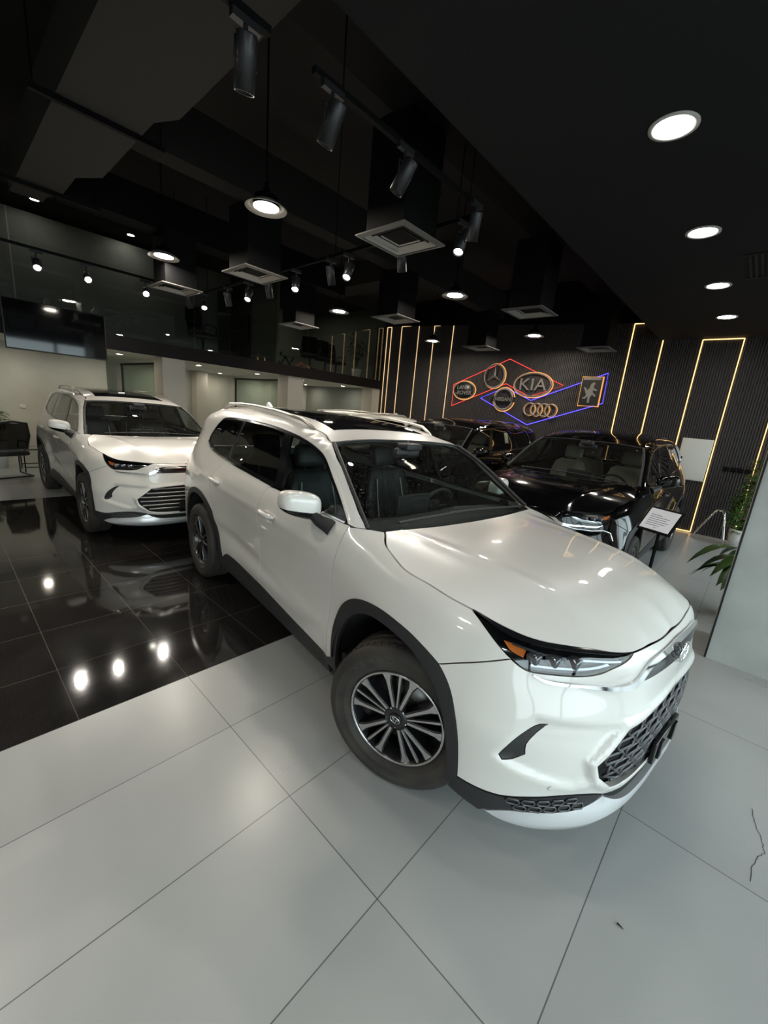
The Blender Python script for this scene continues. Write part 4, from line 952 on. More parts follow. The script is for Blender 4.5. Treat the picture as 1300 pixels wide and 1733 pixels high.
    mbput('windshield_seal', fr, M['plastic'])
    cwl = np.vstack([[(-.30, w) for w in np.linspace(-.76, .76, 20)], [(-.44+.06*(1-(w/.8)**2), w) for w in np.linspace(.79, -.79, 20)]])
    cs = Tps([(-.30, 0, 1.172), (-.30, .75, 1.185), (-.42, 0, 1.178), (-.44, .79, 1.205), (-.36, .4, 1.168)])
    pb = MB(); pb.box((.962*kx, 0, .455*kz), (.02, .34, .115), None, .006)
    for q in (-.10, .10): pb.box((.975*kx, q, .455*kz), (.012, .04, .09))
    if style == 'white': mbput('plate_bracket', pb, M['gloss_black'])
    put('cowl_panel', [panel(cs, cwl, off=-.012, grid=.06)], M['dark'])
    for s, x0, x1 in ((1, .60, -.05), (-1, .15, -.70)):
        wp = MB(); n = 14
        ar = [(x0+(x1-x0)*i/n) for i in range(n+1)]
        wp.tube([Vector(((-.385-.02*abs(i/n-.5))*kx, (-w)*ky, (float(wt.z([-.40], [w])[0])+.022-.004*i/n)*kz)) for i, w in enumerate(ar)], .008, 6)
        mbput('wiper', wp, M['plastic'])
    # --- roof rails, aerial
    if style == 'white':
        for s in (1, -1):
            q = curve_pts(REDGE, .05); q = q[(q[:, 0] > 2.98) & (q[:, 0] < 5.0)]
            p3 = ch.point(q[:, 0], q[:, 1]); b = MB(); n = len(p3)
            pts = []
            for i, p in enumerate(p3):
                e = min(i, n-1-i)/3.; lift = .040*min(1, e)-.004
                pts.append(Vector((p[0]*kx, -s*(p[1]+.01)*ky, (p[2]+lift)*kz)))
            b.tube(pts, [.014 if 0 < i < n-1 else .006 for i in range(n)], 8)
            mbput('roof_rail', b, M['rail'])
        b = MB(); b.prism([(-.10, 0), (.09, 0), (.03, .02), (-.06, .075), (-.09, .06)], -.014, .014, Matrix.Translation((-3.42*kx, 0, 1.755*kz)) @ Matrix.Rotation(PI/2, 4, 'X'))
        mbput('antenna', b, P_)
    # --- mirrors and handles
    for s in (1, -1):
        b = MB()
        bm = bmesh.new(); bmesh.ops.create_cube(bm, size=1); bmesh.ops.subdivide_edges(bm, edges=list(bm.edges), cuts=7, use_grid_fill=True)
        cap_v = []
        for v in bm.verts:
            x, y, z = v.co*2
            k = 1/ max(1e-6, (abs(x)**3.2+abs(y)**3.2+abs(z)**3.2)**(1/3.2))*max(abs(x), abs(y), abs(z))
            X, Y, Z = x*k, y*k, z*k
            Y2 = Y; taper = 1-.22*(Y*.5+.5)
            v.co = Vector((X*.075*(1 if X < 0 else 1.0)-.05*(Y*.5+.5), Y*.118, Z*.088*taper+.018*Y))
        bm.verts.index_update()
        T = Matrix.Translation((-.80*kx, -s*1.015*ky, 1.272*kz)) @ Matrix.Diagonal((1, -s, 1, 1)) @ Matrix.Rotation(.05, 4, 'X')
        cap = MB(); lo_ = MB()
        for tgt, flag in ((cap, 1), (lo_, 0)):
            b2 = bm.copy()
            bmesh.ops.bisect_plane(b2, geom=list(b2.verts)+list(b2.edges)+list(b2.faces), plane_co=(0, 0, -.034), plane_no=(0, -.10, 1), clear_inner=bool(flag), clear_outer=not flag)
            b2.verts.index_update(); tgt.add([v.co[:] for v in b2.verts], [[v.index for v in f.verts] for f in b2.faces], True, T); b2.free()
        bm.free()
        mi = mbput('side_mirror', cap, P_); mbput('mirror_base', lo_, M['gloss_black'], mi)
        st = MB(); p0 = pt(2.30, 1.165, s, -.02)
        p1 = Vector((-.755*kx, -s*.955*ky, 1.210*kz))
        st.tube([p1, p1*.62+p0*.38+Vector((0, -s*.012, 0)), p0*.75+p1*.25, p0], [.030, .036, .045, .052], 10); mbput('mirror_stalk', st, M['plastic'], mi)
        gl = MB(); gl.add([(-.075+.0-.05*q, y, z) for q, y, z in ((.2, -.085, -.045), (.85, .085, -.03), (.85, .085, .055), (.2, -.085, .05))], [(0, 1, 2, 3)], False, Matrix.Translation((-.010, 0, 0)) if False else T @ Matrix.Translation((-.004, 0, 0)))
        mbput('mirror_glass', gl, M['chrome'], mi)
        for u, z in ((3.047, 1.057), (4.131, 1.099)):
            hb = MB(); n = 9
            hb.tube([pt(u-.115+.23*i/(n-1), z+.004*i/(n-1), s, .010+.030*math.sin(PI*min(1, max(0, i/(n-1))))**.5) for i in range(n)], [.008, .017, .019, .019, .019, .019, .019, .017, .008], 8)
            hb.ell(pt(u, z, s, -.002), (.065, .008, .034), 16, 8)
            mbput('door_handle', hb, P_)
    # --- tail
    def bothhalf(pname, m, *runs, parent=None, **k): return put(pname, [pan(ch, *runs, side=s, **k) for s in (1, -1)], m, parent)
    U = ch.U
    tg = bothhalf('tailgate', P_, [(ue, .60), (ue+.03, .95), (ue, 1.2), (ue-.02, 1.25)], [(ue-.02, 1.25), (U, 1.25)], [(U, 1.25), (U, .60)], [(U, .60), (ue, .60)], gap=0.)
    bothhalf('rear_window_glass', M['tint'], [(ue-.02, 1.26), (5.56, 1.56), (5.60, 1.63)], [(5.60, 1.63), (U, 1.66)], [(U, 1.66), (U, 1.26)], [(U, 1.26), (ue-.02, 1.26)], gap=0., thick=.01, parent=tg)
    bothhalf('rear_bumper', M['plastic'], [(ue, .60), (U, .60)], [(U, .60), (U, .30)], [(U, .30), (ue, .30)], gap=0., off=.012)
    both('tail_lamp', M['red_lens'], ch, [(ue-.28, .98), (ue+.35, 1.0)], [(ue+.35, 1.0), (ue+.33, 1.06), (ue-.05, 1.14), (ue-.30, 1.10)], off=.010, thick=.012)
    # --- dark inner shell, wheel wells, floor pan
    sh = []
    for s in (1, -1):
        sh.append(panel(ch, loop(HOODL, HLTOP, [(.428, .998), (.02, .975)], [(.02, .975), (.02, .26)], [(.02, .26), (1.0, .29), (1.20, .36)], AIN, [(2.118, .388), (2.12, .27)], [(2.12, .27), (4.09, .33)], RAIN[::-1], [(5.09, .34), (U-.02, .34)], [(U-.02, .34), (U-.02, 1.18)], [(U-.02, 1.18), (5.0, 1.18), (4.12, 1.17), (3.08, 1.15), (2.2, 1.14)]), off=-.05, thick=0., gap=.012, side=s, grid=.06))
    for s in (1, -1):
        sh.append(panel(ch, loop([(2.14, .37), (3.0, .40), (4.0, .43)], [(4.06, .55), (4.20, .79), (4.47, .926), (4.62, .938)], [(4.62, 1.20), (3.0, 1.19), (2.12, 1.17)], [(2.12, .96), (2.16, .6), (2.14, .37)]), off=-.015, thick=0., gap=0., side=s, grid=.06))
    put('inner_shell', sh, M['dark'])
    for x0 in (0., -2.949):
        for s in (1, -1):
            b = MB(); v = []; n = 20
            for i in range(n+1):
                t = .02+(PI-.04)*i/n
                for w in (.955, .50): v.append(((x0-.02+.47*math.cos(t))*kx, -s*w*ky, (.40+.475*math.sin(t))*kz))
            b.add(v, [(2*i, 2*i+1, 2*i+3, 2*i+2) for i in range(n)], True)
            b.add([v[2*i+1] for i in range(n+1)], [tuple(range(n+1))], False)
            mbput('wheel_well', b, M['dark'])
    b = MB(); b.box((-1.9*kx, 0, .36*kz), (4.3*kx, 1.50*ky, .14)); b.box((.52*kx, 0, .42*kz), (.4*kx, .8*ky, .28*kz)); b.box((.35*kx, 0, .75*kz), (.8*kx, 1.0*ky, .5*kz), None, .08); mbput('floor_pan', b, M['dark'])
    # --- cabin
    b = MB()
    prof = [(-.36, 1.10), (-.46, 1.165), (-.66, 1.165), (-.82, 1.13), (-.90, 1.03), (-.88, .80), (-.80, .6)]
    n = 17
    v = []; 
    for j in range(n):
        w = -.80+1.6*j/(n-1); e = 1-.25*max(0, abs(w)-.72)/.08
        for x, z in prof: v.append(((x+.03*(1-(w/.8)**2))*kx, w*ky, (z+.018*math.exp(-((w-.40)/.2)**2))*kz))
    k = len(prof)
    b.add(v, [(j*k+i, j*k+i+1, (j+1)*k+i+1, (j+1)*k+i) for j in range(n-1) for i in range(k-1)], True)
    b.box((-.89*kx, 0, 1.17*kz), (.03, .34, .17), None, .012); mbput('dashboard', b, M['dash'])
    b = MB(); T = Matrix.Translation((-1.03*kx, .40*ky, 1.085*kz)) @ Matrix.Rotation(-1.15, 4, 'Y')
    b.tube([(.185*math.cos(2*PI*j/36), .185*math.sin(2*PI*j/36), 0) for j in range(36)], .016, 8, True, T)
    b.ell((0, 0, .02), (.075, .085, .03), 14, 8, T)
    for q in (0, PI/2+1.57, PI*.5): b.box((0, 0, .005), (.02, .36, .02), T @ Matrix.Rotation(q if q else 0, 4, 'Z')) if q == 0 else b.box((-.09, 0, .005), (.18, .035, .02), T)
    b.tube([(-.97*kx+.02, .40*ky, 1.06*kz), (-.80*kx, .40*ky, 1.0*kz)], .04, 8); mbput('steering_wheel', b, M['dash'])
    sm = M['seat'] if style == 'white' else M['seat_beige']
    def seat(x, y, w, tall=1., head=True):
        sd = MB()
        sd.box((x+.24, y, .62), (.52, w, .16), S3, .05)
        T = Matrix.Translation((x, y, .70)) @ Matrix.Rotation(-.22, 4, 'Y')
        n = 9; v = []
        outl = [(0, .50), (.25, .52), (.45, .49), (.58, .42), (.63, .30)]
        for zi, (z, hw) in enumerate(outl):
            hw *= w
            for xx, f_ in ((.075, 1.), (.095, .93), (.06, .62), (.06, 0), (.06, -.62), (.095, -.93), (.075, -1.), (-.03, -.96), (-.07, -.6), (-.07, .6), (-.03, .96)):
                v.append((xx if zi < 4 else xx*.5, f_*hw, z))
        m = 11
        sd.add(v, [(zi*m+i, zi*m+(i+1) % m, (zi+1)*m+(i+1) % m, (zi+1)*m+i) for zi in range(4) for i in range(m)]+[tuple(range(4*m, 5*m))], True, S3 @ T)
        so = mbput('seat', sd, sm)
        if head:
            hd = MB(); hd.box((.0, 0, .745), (.10, .27, .19), S3 @ T, .045)
            for q in (-.06, .06): hd.tube([(0, q, .60), (0, q, .68)], .008, 6, False, S3 @ T)
            mbput('headrest', hd, sm, so)
        pp = MB()
        for q in (1, -1): pp.tube([(.098, q*w*.30, .16), (.098, q*w*.31, .34), (.090, q*w*.28, .52)], .006, 6, False, S3 @ T)
        mbput('seat_piping', pp, M['stitch'] if style == 'white' else sm, so)
    for y in (.40, -.40): seat(-1.62, y, .52)
    for y in (.38, -.38): seat(-2.52, y, .50)
    b = MB(); b.box((-.93*kx, 0, .70*kz), (.9*kx, .24, .40), None, .04); b.box((-1.35*kx, 0, .82*kz), (.45, .22, .16), None, .03); mbput('centre_console', b, M['dash'])
    b = MB(); b.box((-1.02*kx, 0, 1.555*kz), (.05, .24, .075), None, .018); b.tube([(-1.0*kx, 0, 1.58*kz), (-.96*kx, 0, 1.61*kz), (-1.02*kx, 0, 1.625*kz)], .018, 8); b.box((-.99*kx, 0, 1.605*kz), (.12, .16, .05), None, .015); mbput('rear_view_mirror', b, M['plastic'])
    hr = roof.copy(); hr[:, 1] *= .93; hr[:, 0] = -1.3+(hr[:, 0]+1.3)*.96-.02
    put('headliner', [panel(rs, hr, off=-.045, grid=.09, thick=0.)], M['liner'])
    # --- wheels
    w0 = make_wheel(root, None, (0, -.858*ky, .385), True, 0.)
    for pos, r in (((0, .858*ky, .385), False), ((-2.949*kx, -.858*ky, .385), True), ((-2.949*kx, .858*ky, .385), False)): make_wheel(root, None, pos, r, 0., proto=w0)
    return root
def loop_half(runs, step=.02):
    """open chain of smooth runs (from the middle plane and back to it)"""
    out = []
    for r in runs:
        c = list(curve_pts(r, step))
        if out and np.linalg.norm(c[0]-out[-1]) < 2e-3: c = c[1:]
        elif out: out += list(curve_pts([out[-1], c[0]], step)[1:-1])
        out += c
    return np.array(out)
def steer_wheel(root, side, ang):
    for o in children(root):
        if o.name.startswith('wheel') and not o.name.startswith('wheel_well'):
            p = o.location.copy()
            if p.x > -.5 and p.y*side > 0:
                k = .10*side
                piv = Vector((p.x, p.y-k, p.z))
                o.matrix_basis = Matrix.Translation(piv) @ Matrix.Rotation(ang, 4, 'Z') @ Matrix.Translation(-piv) @ o.matrix_basis
M['tyre_text'] = mat('tyre_text', (.075, .068, .06), .7)
M['grille_bar'] = mat('grille_bar', (.10, .10, .105), .35, .6)
M['rail'] = mat('roof_rail', (.60, .58, .53), .3, .7)
M['bar_chrome'] = mat('grille_bar_satin', (.30, .29, .28), .3, .7)
# ------------------------------------------------------------------------------- the cars
white = Chart(WHITE_PLAN, WHITE_ST, WHITE_AP, du=.008, dz=.008)
white.relief([(.90, .735), (.50, .715), (.655, .58), (.63, .50), (.70, .475), (.98, .545), (1.03, .57), (.97, .655)], .020, .022)
white.relief([(.0, .76), (.49, .735), (.665, .585), (.635, .50), (.53, .405), (.40, .385), (0, .375), (0, .40), (.40, .41), (.50, .43), (.605, .515), (.63, .578), (.472, .708), (0, .735)], -.012, .018)
white.relief([(2.28, .50), (3.1, .60), (4.10, .72), (4.25, .62), (4.2, .40), (2.25, .30)], .012, .05)
white.relief([(2.35, 1.00), (4.2, 1.04), (4.6, 1.10), (4.2, 1.085), (2.3, 1.06)], -.006, .03)
car1 = build_car('car', white)
# the car behind: same body, straight wheels
car2 = copy_tree(car1); car3 = copy_tree(car1, None, ('seat', 'steering_wheel', 'spoke', 'lug_nut'))
car1.location = (2.31587737, 0.9838629, 0); car1.rotation_euler = (0, 0, math.radians(-97))
# the car behind carries a grille of plain level bars
for o in children(car2):
    if o.name.startswith('grille') and not o.name.startswith('grille_'):
        for q in children(o): bpy.data.objects.remove(q)
        gr_ = loop_half([GRT[::-1], *GRB]); gf = np.vstack([gr_, (gr_*[-1, 1])[::-1][1:-1]]); b = MB()
        for i in range(6):
            z0 = .452+.049*i; us = np.linspace(-.66, .66, 60); k = inside(gf, np.stack([us, np.full(60, z0)], 1)); us = us[k]
            P = white.point(us, np.full(len(us), z0), -.012); b.tube([(p_[0], -p_[1], p_[2]) for p_ in P], .0105, 6)
        b.build('grille_bars', M['bar_chrome'], o)
steer_wheel(car1, -1, math.radians(24)); steer_wheel(car1, 1, math.radians(21))
tag(car1, 'large white family car in the foreground with its front wheels turned', 'car')
car2.location = (2.13, 6.13, 0); car2.rotation_euler = (0, 0, math.radians(-90.4)); tag(car2, 'white family car parked at the left in front of the cream wall', 'car')
car3.location = (4.6, 7.2, 0); car3.rotation_euler = (0, 0, math.radians(178)); tag(car3, 'white car of which only the roof shows behind the foreground car', 'car')
suv = build_car('car', white, (1.03, 1.02, 1.045), 'black_paint', 'black')
suv2 = copy_tree(suv)
suv.location = (5.05, 1.77, 0); suv.rotation_euler = (0, 0, math.radians(180)); tag(suv, 'black off-road car facing the room with beige seats', 'car')
suv2.location = (5.3, 4.45, 0); suv2.rotation_euler = (0, 0, math.radians(180)); tag(suv2, 'black off-road car in the second row with its side windows showing', 'car')
st_ = data_mesh([panel(white, loop([(3.66, 1.40), (3.78, 1.40)], [(3.78, 1.40), (3.78, 1.58)], [(3.78, 1.58), (3.66, 1.58)], [(3.66, 1.58), (3.66, 1.40)]), off=.004, thick=.002, gap=0., side=-1)])
st_.transform(Matrix.Diagonal((1.03, 1.02, 1.045, 1)))
M['sticker'] = mat('window_sticker', (.52, .58, .44), .6)
so_ = link('window_sticker', st_, M['sticker'], suv2); so_['label'] = 'pale green paper label on the window'
# ------------------------------------------------------------------------------- wall screen, furniture, plants, stand
M['screen'] = mat('screen_glass', (.004, .004, .005), .05)
t = thing('wall_screen', 'large black screen hanging at the edge of the mezzanine', 'screen', (1.66, YM-.19, 2.33))
b = MB(); b.box((0, 0, .38), (1.44, .045, .80), None, .006); b.build('screen_case', M['plastic'], t); b = MB(); b.box((0, -.024, .385), (1.41, .004, .765)); b.build('screen_panel', M['screen'], t); b = MB(); b.box((0, .07, .40), (.5, .10, .3)); b.build('wall_bracket', M['black'], t)
b = MB(); b.box((.72, YM-.075, 2.66), (.10, .02, .07), None, .006); b.box((.72, YM-.087, 2.66), (.04, .006, .03)); tag(b.build('wall_control', M['soffit']), 'small white control box on the fascia left of the screen', 'switch')
b = MB(); b.box((1.33, 11.99, 1.25), (.10, .012, .075), None, .004); b.box((1.33, 11.982, 1.25), (.05, .004, .045)); tag(b.build('wall_socket', M['soffit']), 'small white socket on the cream wall', 'socket')
M['mesh_black'] = mat('chair_mesh', (.014, .014, .017), .75)
M['mesh_net'] = glass('chair_net', (.05, .05, .05), .02)
def mesh_chair(name, label, cat, loc, rz, group=None, cantilever=False, dark=True):
    t = thing(name, label, cat, loc, rz, group)
    b = MB(); b.box((0, 0, .46), (.50, .50, .085), None, .035); b.build('seat', M['mesh_black'], t)
    b = MB(); fr = [(-.22, -.23, .56), (-.25, -.27, .80), (-.21, -.31, 1.03), (0, -.325, 1.06), (.21, -.31, 1.03), (.25, -.27, .80), (.22, -.23, .56)]; b.tube(fr, .020, 8, True); bk = b.build('backrest', M['mesh_black'], t)
    b = MB(); b.add([(-.21, -.235, .57), (.21, -.235, .57), (.24, -.275, .80), (.20, -.31, 1.03), (-.20, -.31, 1.03), (-.24, -.275, .80)], [(0, 1, 2, 5), (5, 2, 3, 4)]); b.build('back_net', M['mesh_net'], bk)
    for s in (-1, 1):
        b = MB(); b.tube([(s*.25, -.22, .50), (s*.29, -.20, .68), (s*.29, .02, .70), (s*.28, .16, .66), (s*.26, .18, .50)] if not cantilever else [(s*.23, -.20, .56), (s*.28, -.12, .66), (s*.28, .20, .66), (s*.28, .24, .60), (s*.26, .22, .40), (s*.26, .22, .03), (s*.26, -.24, .02)], .015, 8); b.build('armrest', M['plastic'], t)
    if cantilever:
        b = MB(); b.tube([(-.26, -.24, .02), (.26, -.24, .02)], .015, 8); b.tube([(-.24, -.1, .41), (.24, -.1, .41)], .012, 8); b.build('base_frame', M['plastic'], t)
    else:
        b = MB(); b.tube([(0, 0, .12), (0, 0, .44)], .03, 10); b.box((0, -.25, .52), (.06, .06, .16)); b.build('gas_column', M['plastic'], t)
        for k in range(5):
            a = 2*PI*k/5; b = MB(); b.tube([(0, 0, .11), (.27*math.cos(a), .27*math.sin(a), .075)], [.028, .018], 8); l = b.build('leg', M['plastic'], t)
            b = MB(); b.lathe([(0, -.02), (.028, -.02), (.032, 0), (.028, .02), (0, .02)], 12, Matrix.Translation((.27*math.cos(a), .27*math.sin(a), .033)) @ Matrix.Rotation(PI/2, 4, 'X') @ Matrix.Rotation(a, 4, 'Y')); b.build('caster', M['plastic'], l)
    return t
mesh_chair('office_chair', 'black mesh-back visitor chair against the cream wall at the left edge', 'chair', (.86, 10.40, 0), math.radians(18), None, True)
t = thing('side_table', 'thin black metal side table behind the left white car', 'table', (1.42, 11.05, 0))
b = MB(); b.box((0, 0, .47), (.62, .55, .02)); b.build('tabletop', M['pane2'], t)
for sx in (-1, 1):
    for sy in (-1, 1): b = MB(); b.tube([(sx*.29, sy*.26, 0), (sx*.29, sy*.26, .46)], .011, 6); b.build('leg', M['black'], t)
b = MB()
for z in (.10, .455):
    b.tube([(-.29, -.26, z), (.29, -.26, z), (.29, .26, z), (-.29, .26, z)], .010, 6, True)
b.build('table_frame', M['black'], t)
for x, y, r, l in ((7.92, 10.6, 2.6, 'tall black mesh office chair behind the glass, nearest the table'), (8.62, 10.75, 2.9, 'black mesh office chair in the middle of three behind the glass'), (9.33, 11.05, 3.3, 'black mesh office chair furthest along behind the glass')): mesh_chair('office_chair', l, 'chair', (x, y, 2.80), r, 'meeting chairs on the mezzanine')
mesh_chair('office_chair', 'dark blue office chair behind the glass above the first pillar', 'chair', (4.75, 10.75, 2.80), -1.2)
t = thing('coffee_table', 'low glass table with crossed legs on the mezzanine', 'table', (7.25, 11.6, 2.80), 0)
b = MB(); b.box((0, 0, .42), (1.3, .6, .02)); b.build('tabletop', M['pane2'], t)
for sx in (-1, 1): b = MB(); b.tube([(sx*.45-.16, -.25, 0), (sx*.45+.16, -.25, .41)], .02, 6); b.tube([(sx*.45+.16, -.25, 0), (sx*.45-.16, -.25, .41)], .02, 6); b.tube([(sx*.45-.16, .25, 0), (sx*.45+.16, .25, .41)], .02, 6); b.tube([(sx*.45+.16, .25, 0), (sx*.45-.16, .25, .41)], .02, 6); b.build('leg', M['black'], t)
for k, x in enumerate((6.95, 7.5)): b = MB(); b.lathe([(0, 0), (.035, 0), (.035, .09), (.012, .11), (.012, .14), (0, .14)], 12, Matrix.Translation((x+.05, 11.6, 3.232))); tag(b.build('small_bottle', M['black']), ('small dark bottle on the left of the glass table', 'small dark bottle on the right of the glass table')[k], 'bottle', 'bottles on the glass table')
b = MB(); b.box((8.05, 13.77, 3.95), (.12, .03, .09), None, .005); tag(b.build('wall_socket', M['black']), 'black socket on the upper office wall', 'socket')
t = thing('air_conditioner', 'cylindrical grey air unit on the upper partition wall', 'air unit', (6.95, 12.2, 4.42)); b = MB(); b.lathe([(0, -.45), (.14, -.45), (.15, -.43), (.15, .43), (.14, .45), (0, .45)], 24, Matrix.Rotation(PI/2, 4, 'Y')); b.build('unit_body', mat('grey_unit', (.18, .18, .17), .4), t); b = MB(); b.box((-.3, 0, .41), (.03, .03, .54)); b.box((.3, 0, .41), (.03, .03, .54)); b.build('wall_bracket', M['black'], t)
# plants
M['leaf'] = mat('leaf_green', (.05, .13, .025), .42); noise_col(M['leaf'], (.030, .085, .015), (.085, .19, .04), 9, 3)
M['leaf2'] = mat('leaf_dark', (.02, .06, .012), .38); noise_col(M['leaf2'], (.012, .045, .008), (.05, .11, .02), 7, 3)
M['pot'] = mat('white_pot', (.62, .61, .58), .35); M['soil'] = mat('soil', (.03, .02, .014), .9); M['stem'] = mat('stem', (.10, .13, .04), .6)
def leaf(b, base, d, L, W, droop=.5, n=5):
    d = Vector(d).normalized(); side = d.cross(Vector((0, 0, 1)))
    side = side.normalized() if side.length > .05 else Vector((1, 0, 0)); up = side.cross(d)
    v = []; base = Vector(base)
    for i in range(n+1):
        s = i/n; p = base+d*L*s-Vector((0, 0, 1))*droop*L*s*s; w = W*math.sin(PI*min(1, .06+s*.94))**.8*(1-.25*s)
        v += [p-side*w+up*w*.25, p, p+side*w+up*w*.25]
    f = []
    for i in range(n): a = 3*i; f += [(a, a+1, a+4, a+3), (a+1, a+2, a+5, a+4)]
    b.add(v, f, True)
def plant(name, label, loc, pot_r, pot_h, stems, m, seed):
    rn = random.Random(seed); t = thing(name, label, 'plant', loc)
    b = MB(); b.lathe([(0, 0), (pot_r*.75, 0), (pot_r, pot_h), (pot_r*.92, pot_h), (pot_r*.9, pot_h-.03)], 28); p = b.build('pot', M['pot'], t)
    b = MB(); b.disc(pot_r*.9, pot_h-.03, 24); b.build('soil', M['soil'], p)
    sb = MB(); fb = MB()
    for st in stems(rn):
        pts, leaves = st; sb.tube(pts, [.008]*(len(pts)-1)+[.003], 6)
        for base, d, L, W, dr in leaves: leaf(fb, base, d, L, W, dr)
    sb.build('stems', M['stem'], t); fb.build('foliage', m, t); return t
def ivy(rn):
    for k in range(9):
        a = rn.uniform(0, 2*PI); H = rn.uniform(.5, 1.25); pts = []; lv = []
        for i in range(10):
            s = i/9; r = .10+.10*math.sin(s*PI)+.02*k/9; p = Vector((r*math.cos(a+s*1.5), r*math.sin(a+s*1.5), .34+H*s)); pts.append(p)
            for q in range(6):
                e = rn.uniform(0, 2*PI); lv.append((p+Vector((rn.uniform(-.03, .03),)*3), (math.cos(e), math.sin(e), rn.uniform(.0, .5)), rn.uniform(.09, .15), rn.uniform(.028, .042), .4))
        yield pts, lv
plant('potted_ivy', 'tall climbing green plant in a white pot beside the fluted wall', (9.62, -.06, 0), .17, .36, ivy, M['leaf'], 3)
def broad(rn):
    for k in range(26):
        a = 2*PI*k/26+rn.uniform(-.2, .2); rr = rn.uniform(.10, .34); H = rn.uniform(.50, .78)
        p0 = Vector((.04*math.cos(a), .04*math.sin(a), .40)); p1 = Vector((rr*.5*math.cos(a), rr*.5*math.sin(a), (H+.45)/2)); p2 = Vector((rr*math.cos(a), rr*math.sin(a), H))
        yield [p0, p1, p2], [(p2, (math.cos(a), math.sin(a), .25), rn.uniform(.28, .40), rn.uniform(.075, .105), .85)]
plant('potted_plant', 'broad dark leaves of a pot plant reaching out from behind the concrete pillar', (5.70, -.28, 0), .20, .42, broad, M['leaf2'], 12)
def small(rn):
    for k in range(16):
        a = rn.uniform(0, 2*PI); H = rn.uniform(.25, .62); r = rn.uniform(.05, .22)
        pts = [Vector((0, 0, .55)), Vector((r*.6*math.cos(a), r*.6*math.sin(a), .55+H*.6)), Vector((r*math.cos(a), r*math.sin(a), .55+H))]
        yield pts, [(pts[1]*(1-s)+pts[2]*s, (math.cos(a+e), math.sin(a+e), .4), rn.uniform(.13, .2), rn.uniform(.035, .05), .5) for s, e in ((.1, -.9), (.4, .8), (.7, -.5), (1, 0), (1, 1.2))]
plant('leafy_pot_plant', 'bright green leafy plant behind the visitor chair at the left edge', (.80, 11.5, 0), .18, .56, small, M['leaf'], 5)
def tallp(rn):
    for k in range(14):
        a = rn.uniform(0, 2*PI); H = rn.uniform(.5, 1.2); r = rn.uniform(.1, .35)
        pts = [Vector((0, 0, .3)), Vector((r*.5*math.cos(a), r*.5*math.sin(a), .3+H*.6)), Vector((r*math.cos(a), r*math.sin(a), .3+H))]
        yield pts, [(pts[1]*(1-s)+pts[2]*s, (math.cos(a+e), math.sin(a+e), .3), .25, .035, .6) for s, e in ((0, 1), (.3, -1), (.6, .7), (1, 0))]
plant('palm_plant', 'dark leafy plant behind the mezzanine glass near the room corner', (9.75, 10.5, 2.80), .18, .32, tallp, M['leaf2'], 8)
# bent tube stand on the floor by the wall
t = thing('tube_stand', 'bent steel tube hairpin stand on the floor by the fluted wall', 'stand', (9.85, .36, 0))
for k, x in enumerate((-.07, .07)):
    b = MB(); b.tube([(x, .27, .02), (x, .02, .56), (x, -.03, .61), (x, -.09, .61), (x, -.13, .55), (x, -.22, .02)], .016, 10); b.build('bent_tube', M['chrome'], t)
for z, y in ((.02, .27), (.02, -.22)): b = MB(); b.tube([(-.07, y, z), (.07, y, z)], .016, 8); b.build('cross_tube', M['chrome'], t)
# price stand in front of the black car
M['paper'] = mat('paper', (.86, .87, .93), .45); M['ink'] = mat('ink', (.12, .12, .2), .6)
t = thing('sign_stand', 'black sign stand with a printed sheet in front of the black car', 'sign stand', (4.53, .53, 0), math.radians(-24))
b = MB(); b.lathe([(0, 0), (.14, 0), (.14, .012), (.03, .02), (0, .02)], 28); b.build('base', M['black'], t); b = MB(); b.tube([(0, 0, .01), (0, 0, 1.05)], .014, 10); b.build('pole', M['black'], t)
T = Matrix.Translation((-.03, 0, 1.085)) @ Matrix.Rotation(math.radians(36), 4, 'Y')
b = MB(); b.box((0, 0, 0), (.022, .31, .26), T, .004); f = b.build('sign_frame', M['black'], t)
b = MB(); b.box((-.0115, 0, 0), (.003, .272, .222), T); s_ = b.build('printed_sheet', M['paper'], f)
b = MB()
for i in range(7):
    w = (.10, .18, .16, .19, .17, .13, .02)[i]; b.box((-.0135, (.10-w/2 if i < 6 else 0), .045-.022*i), (.001, w, .005), T)
b.build('printed_lines', M['ink'], f)
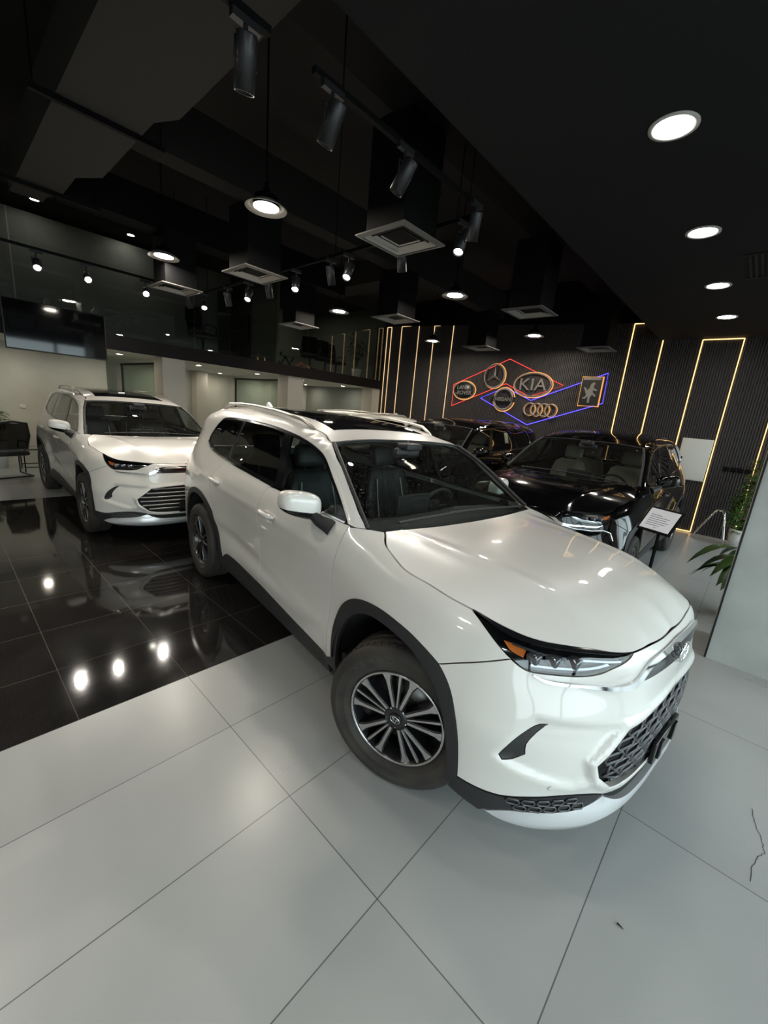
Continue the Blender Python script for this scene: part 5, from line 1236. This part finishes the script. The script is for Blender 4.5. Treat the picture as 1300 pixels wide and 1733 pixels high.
# crack and debris on the floor tiles
ck = [(2.678, -.391), (2.587, -.402), (2.49, -.431), (2.401, -.44), (2.345, -.415), (2.272, -.397), (2.163, -.391)]
b = MB(); rn = random.Random(4); cp = []
for (x0, y0), (x1, y1) in zip(ck, ck[1:]):
    for k in range(5): cp.append((x0+(x1-x0)*k/5+rn.uniform(-.004, .004), y0+(y1-y0)*k/5+rn.uniform(-.004, .004)))
for (x0, y0), (x1, y1) in zip(cp, cp[1:]): b.quad((x0, y0-.0013, .0015), (x1, y1-.0013, .0015), (x1, y1+.0013, .0015), (x0, y0+.0013, .0015))
b.build('trim_6', M['frame'], kind='structure')['label'] = 'hairline crack in a grey floor tile'
b = MB(); b.tube([(1.572, -.009, .004), (1.570, -.018, .005), (1.568, -.032, .003)], [.004, .003, .0015], 6); tag(b.build('debris_scrap', M['soil']), 'tiny dark scrap of debris on the grey floor tile', 'debris')
# ------------------------------------------------------------------------------- daylight through the shop front
w = bpy.data.worlds.new('overcast'); bpy.context.scene.world = w; w.use_nodes = True
bg = w.node_tree.nodes['Background']; bg.inputs[0].default_value = (.84, .92, 1.0, 1); bg.inputs[1].default_value = 5.6
g = MB(); g.quad((-40, -40, -.14), (40, -40, -.14), (40, YS-.1, -.14), (-40, YS-.1, -.14)); g.build('ground', mat('pavement', (.30, .29, .28), .8), kind='structure')['label'] = 'pavement outside the shop front'
bpy.context.scene.view_settings.exposure = 0.
cy = bpy.context.scene.cycles
cy.max_bounces = 10; cy.diffuse_bounces = 4; cy.glossy_bounces = 4; cy.transparent_max_bounces = 16; cy.transmission_bounces = 4
cy.sample_clamp_indirect = 6; cy.caustics_reflective = False; cy.caustics_refractive = False
# ------------------------------------------------------------------------------- camera
cam = bpy.data.cameras.new('camera'); co = bpy.data.objects.new('camera', cam); C.objects.link(co)
cam.sensor_fit = 'VERTICAL'; cam.sensor_height = 36; cam.lens = 685.65/1733*36; cam.clip_start = .05
pitch, roll, yaw = math.radians(13.92), math.radians(-5.274), math.radians(41.656)
fw = Vector((math.cos(pitch)*math.cos(yaw), math.cos(pitch)*math.sin(yaw), -math.sin(pitch)))
rt = fw.cross(Vector((0, 0, 1))).normalized(); dn = fw.cross(rt)
r2 = rt*math.cos(roll)+dn*math.sin(roll); d2 = dn*math.cos(roll)-rt*math.sin(roll)
m4 = Matrix((r2, -d2, -fw)).transposed().to_4x4(); m4.translation = (0, 0, 1.85)
co.matrix_world = m4
sc_ = bpy.context.scene; sc_.camera = co
sc_.view_settings.view_transform = 'Standard'; sc_.view_settings.look = 'None'; sc_.view_settings.gamma = 1; sc_.view_settings.use_curve_mapping = False
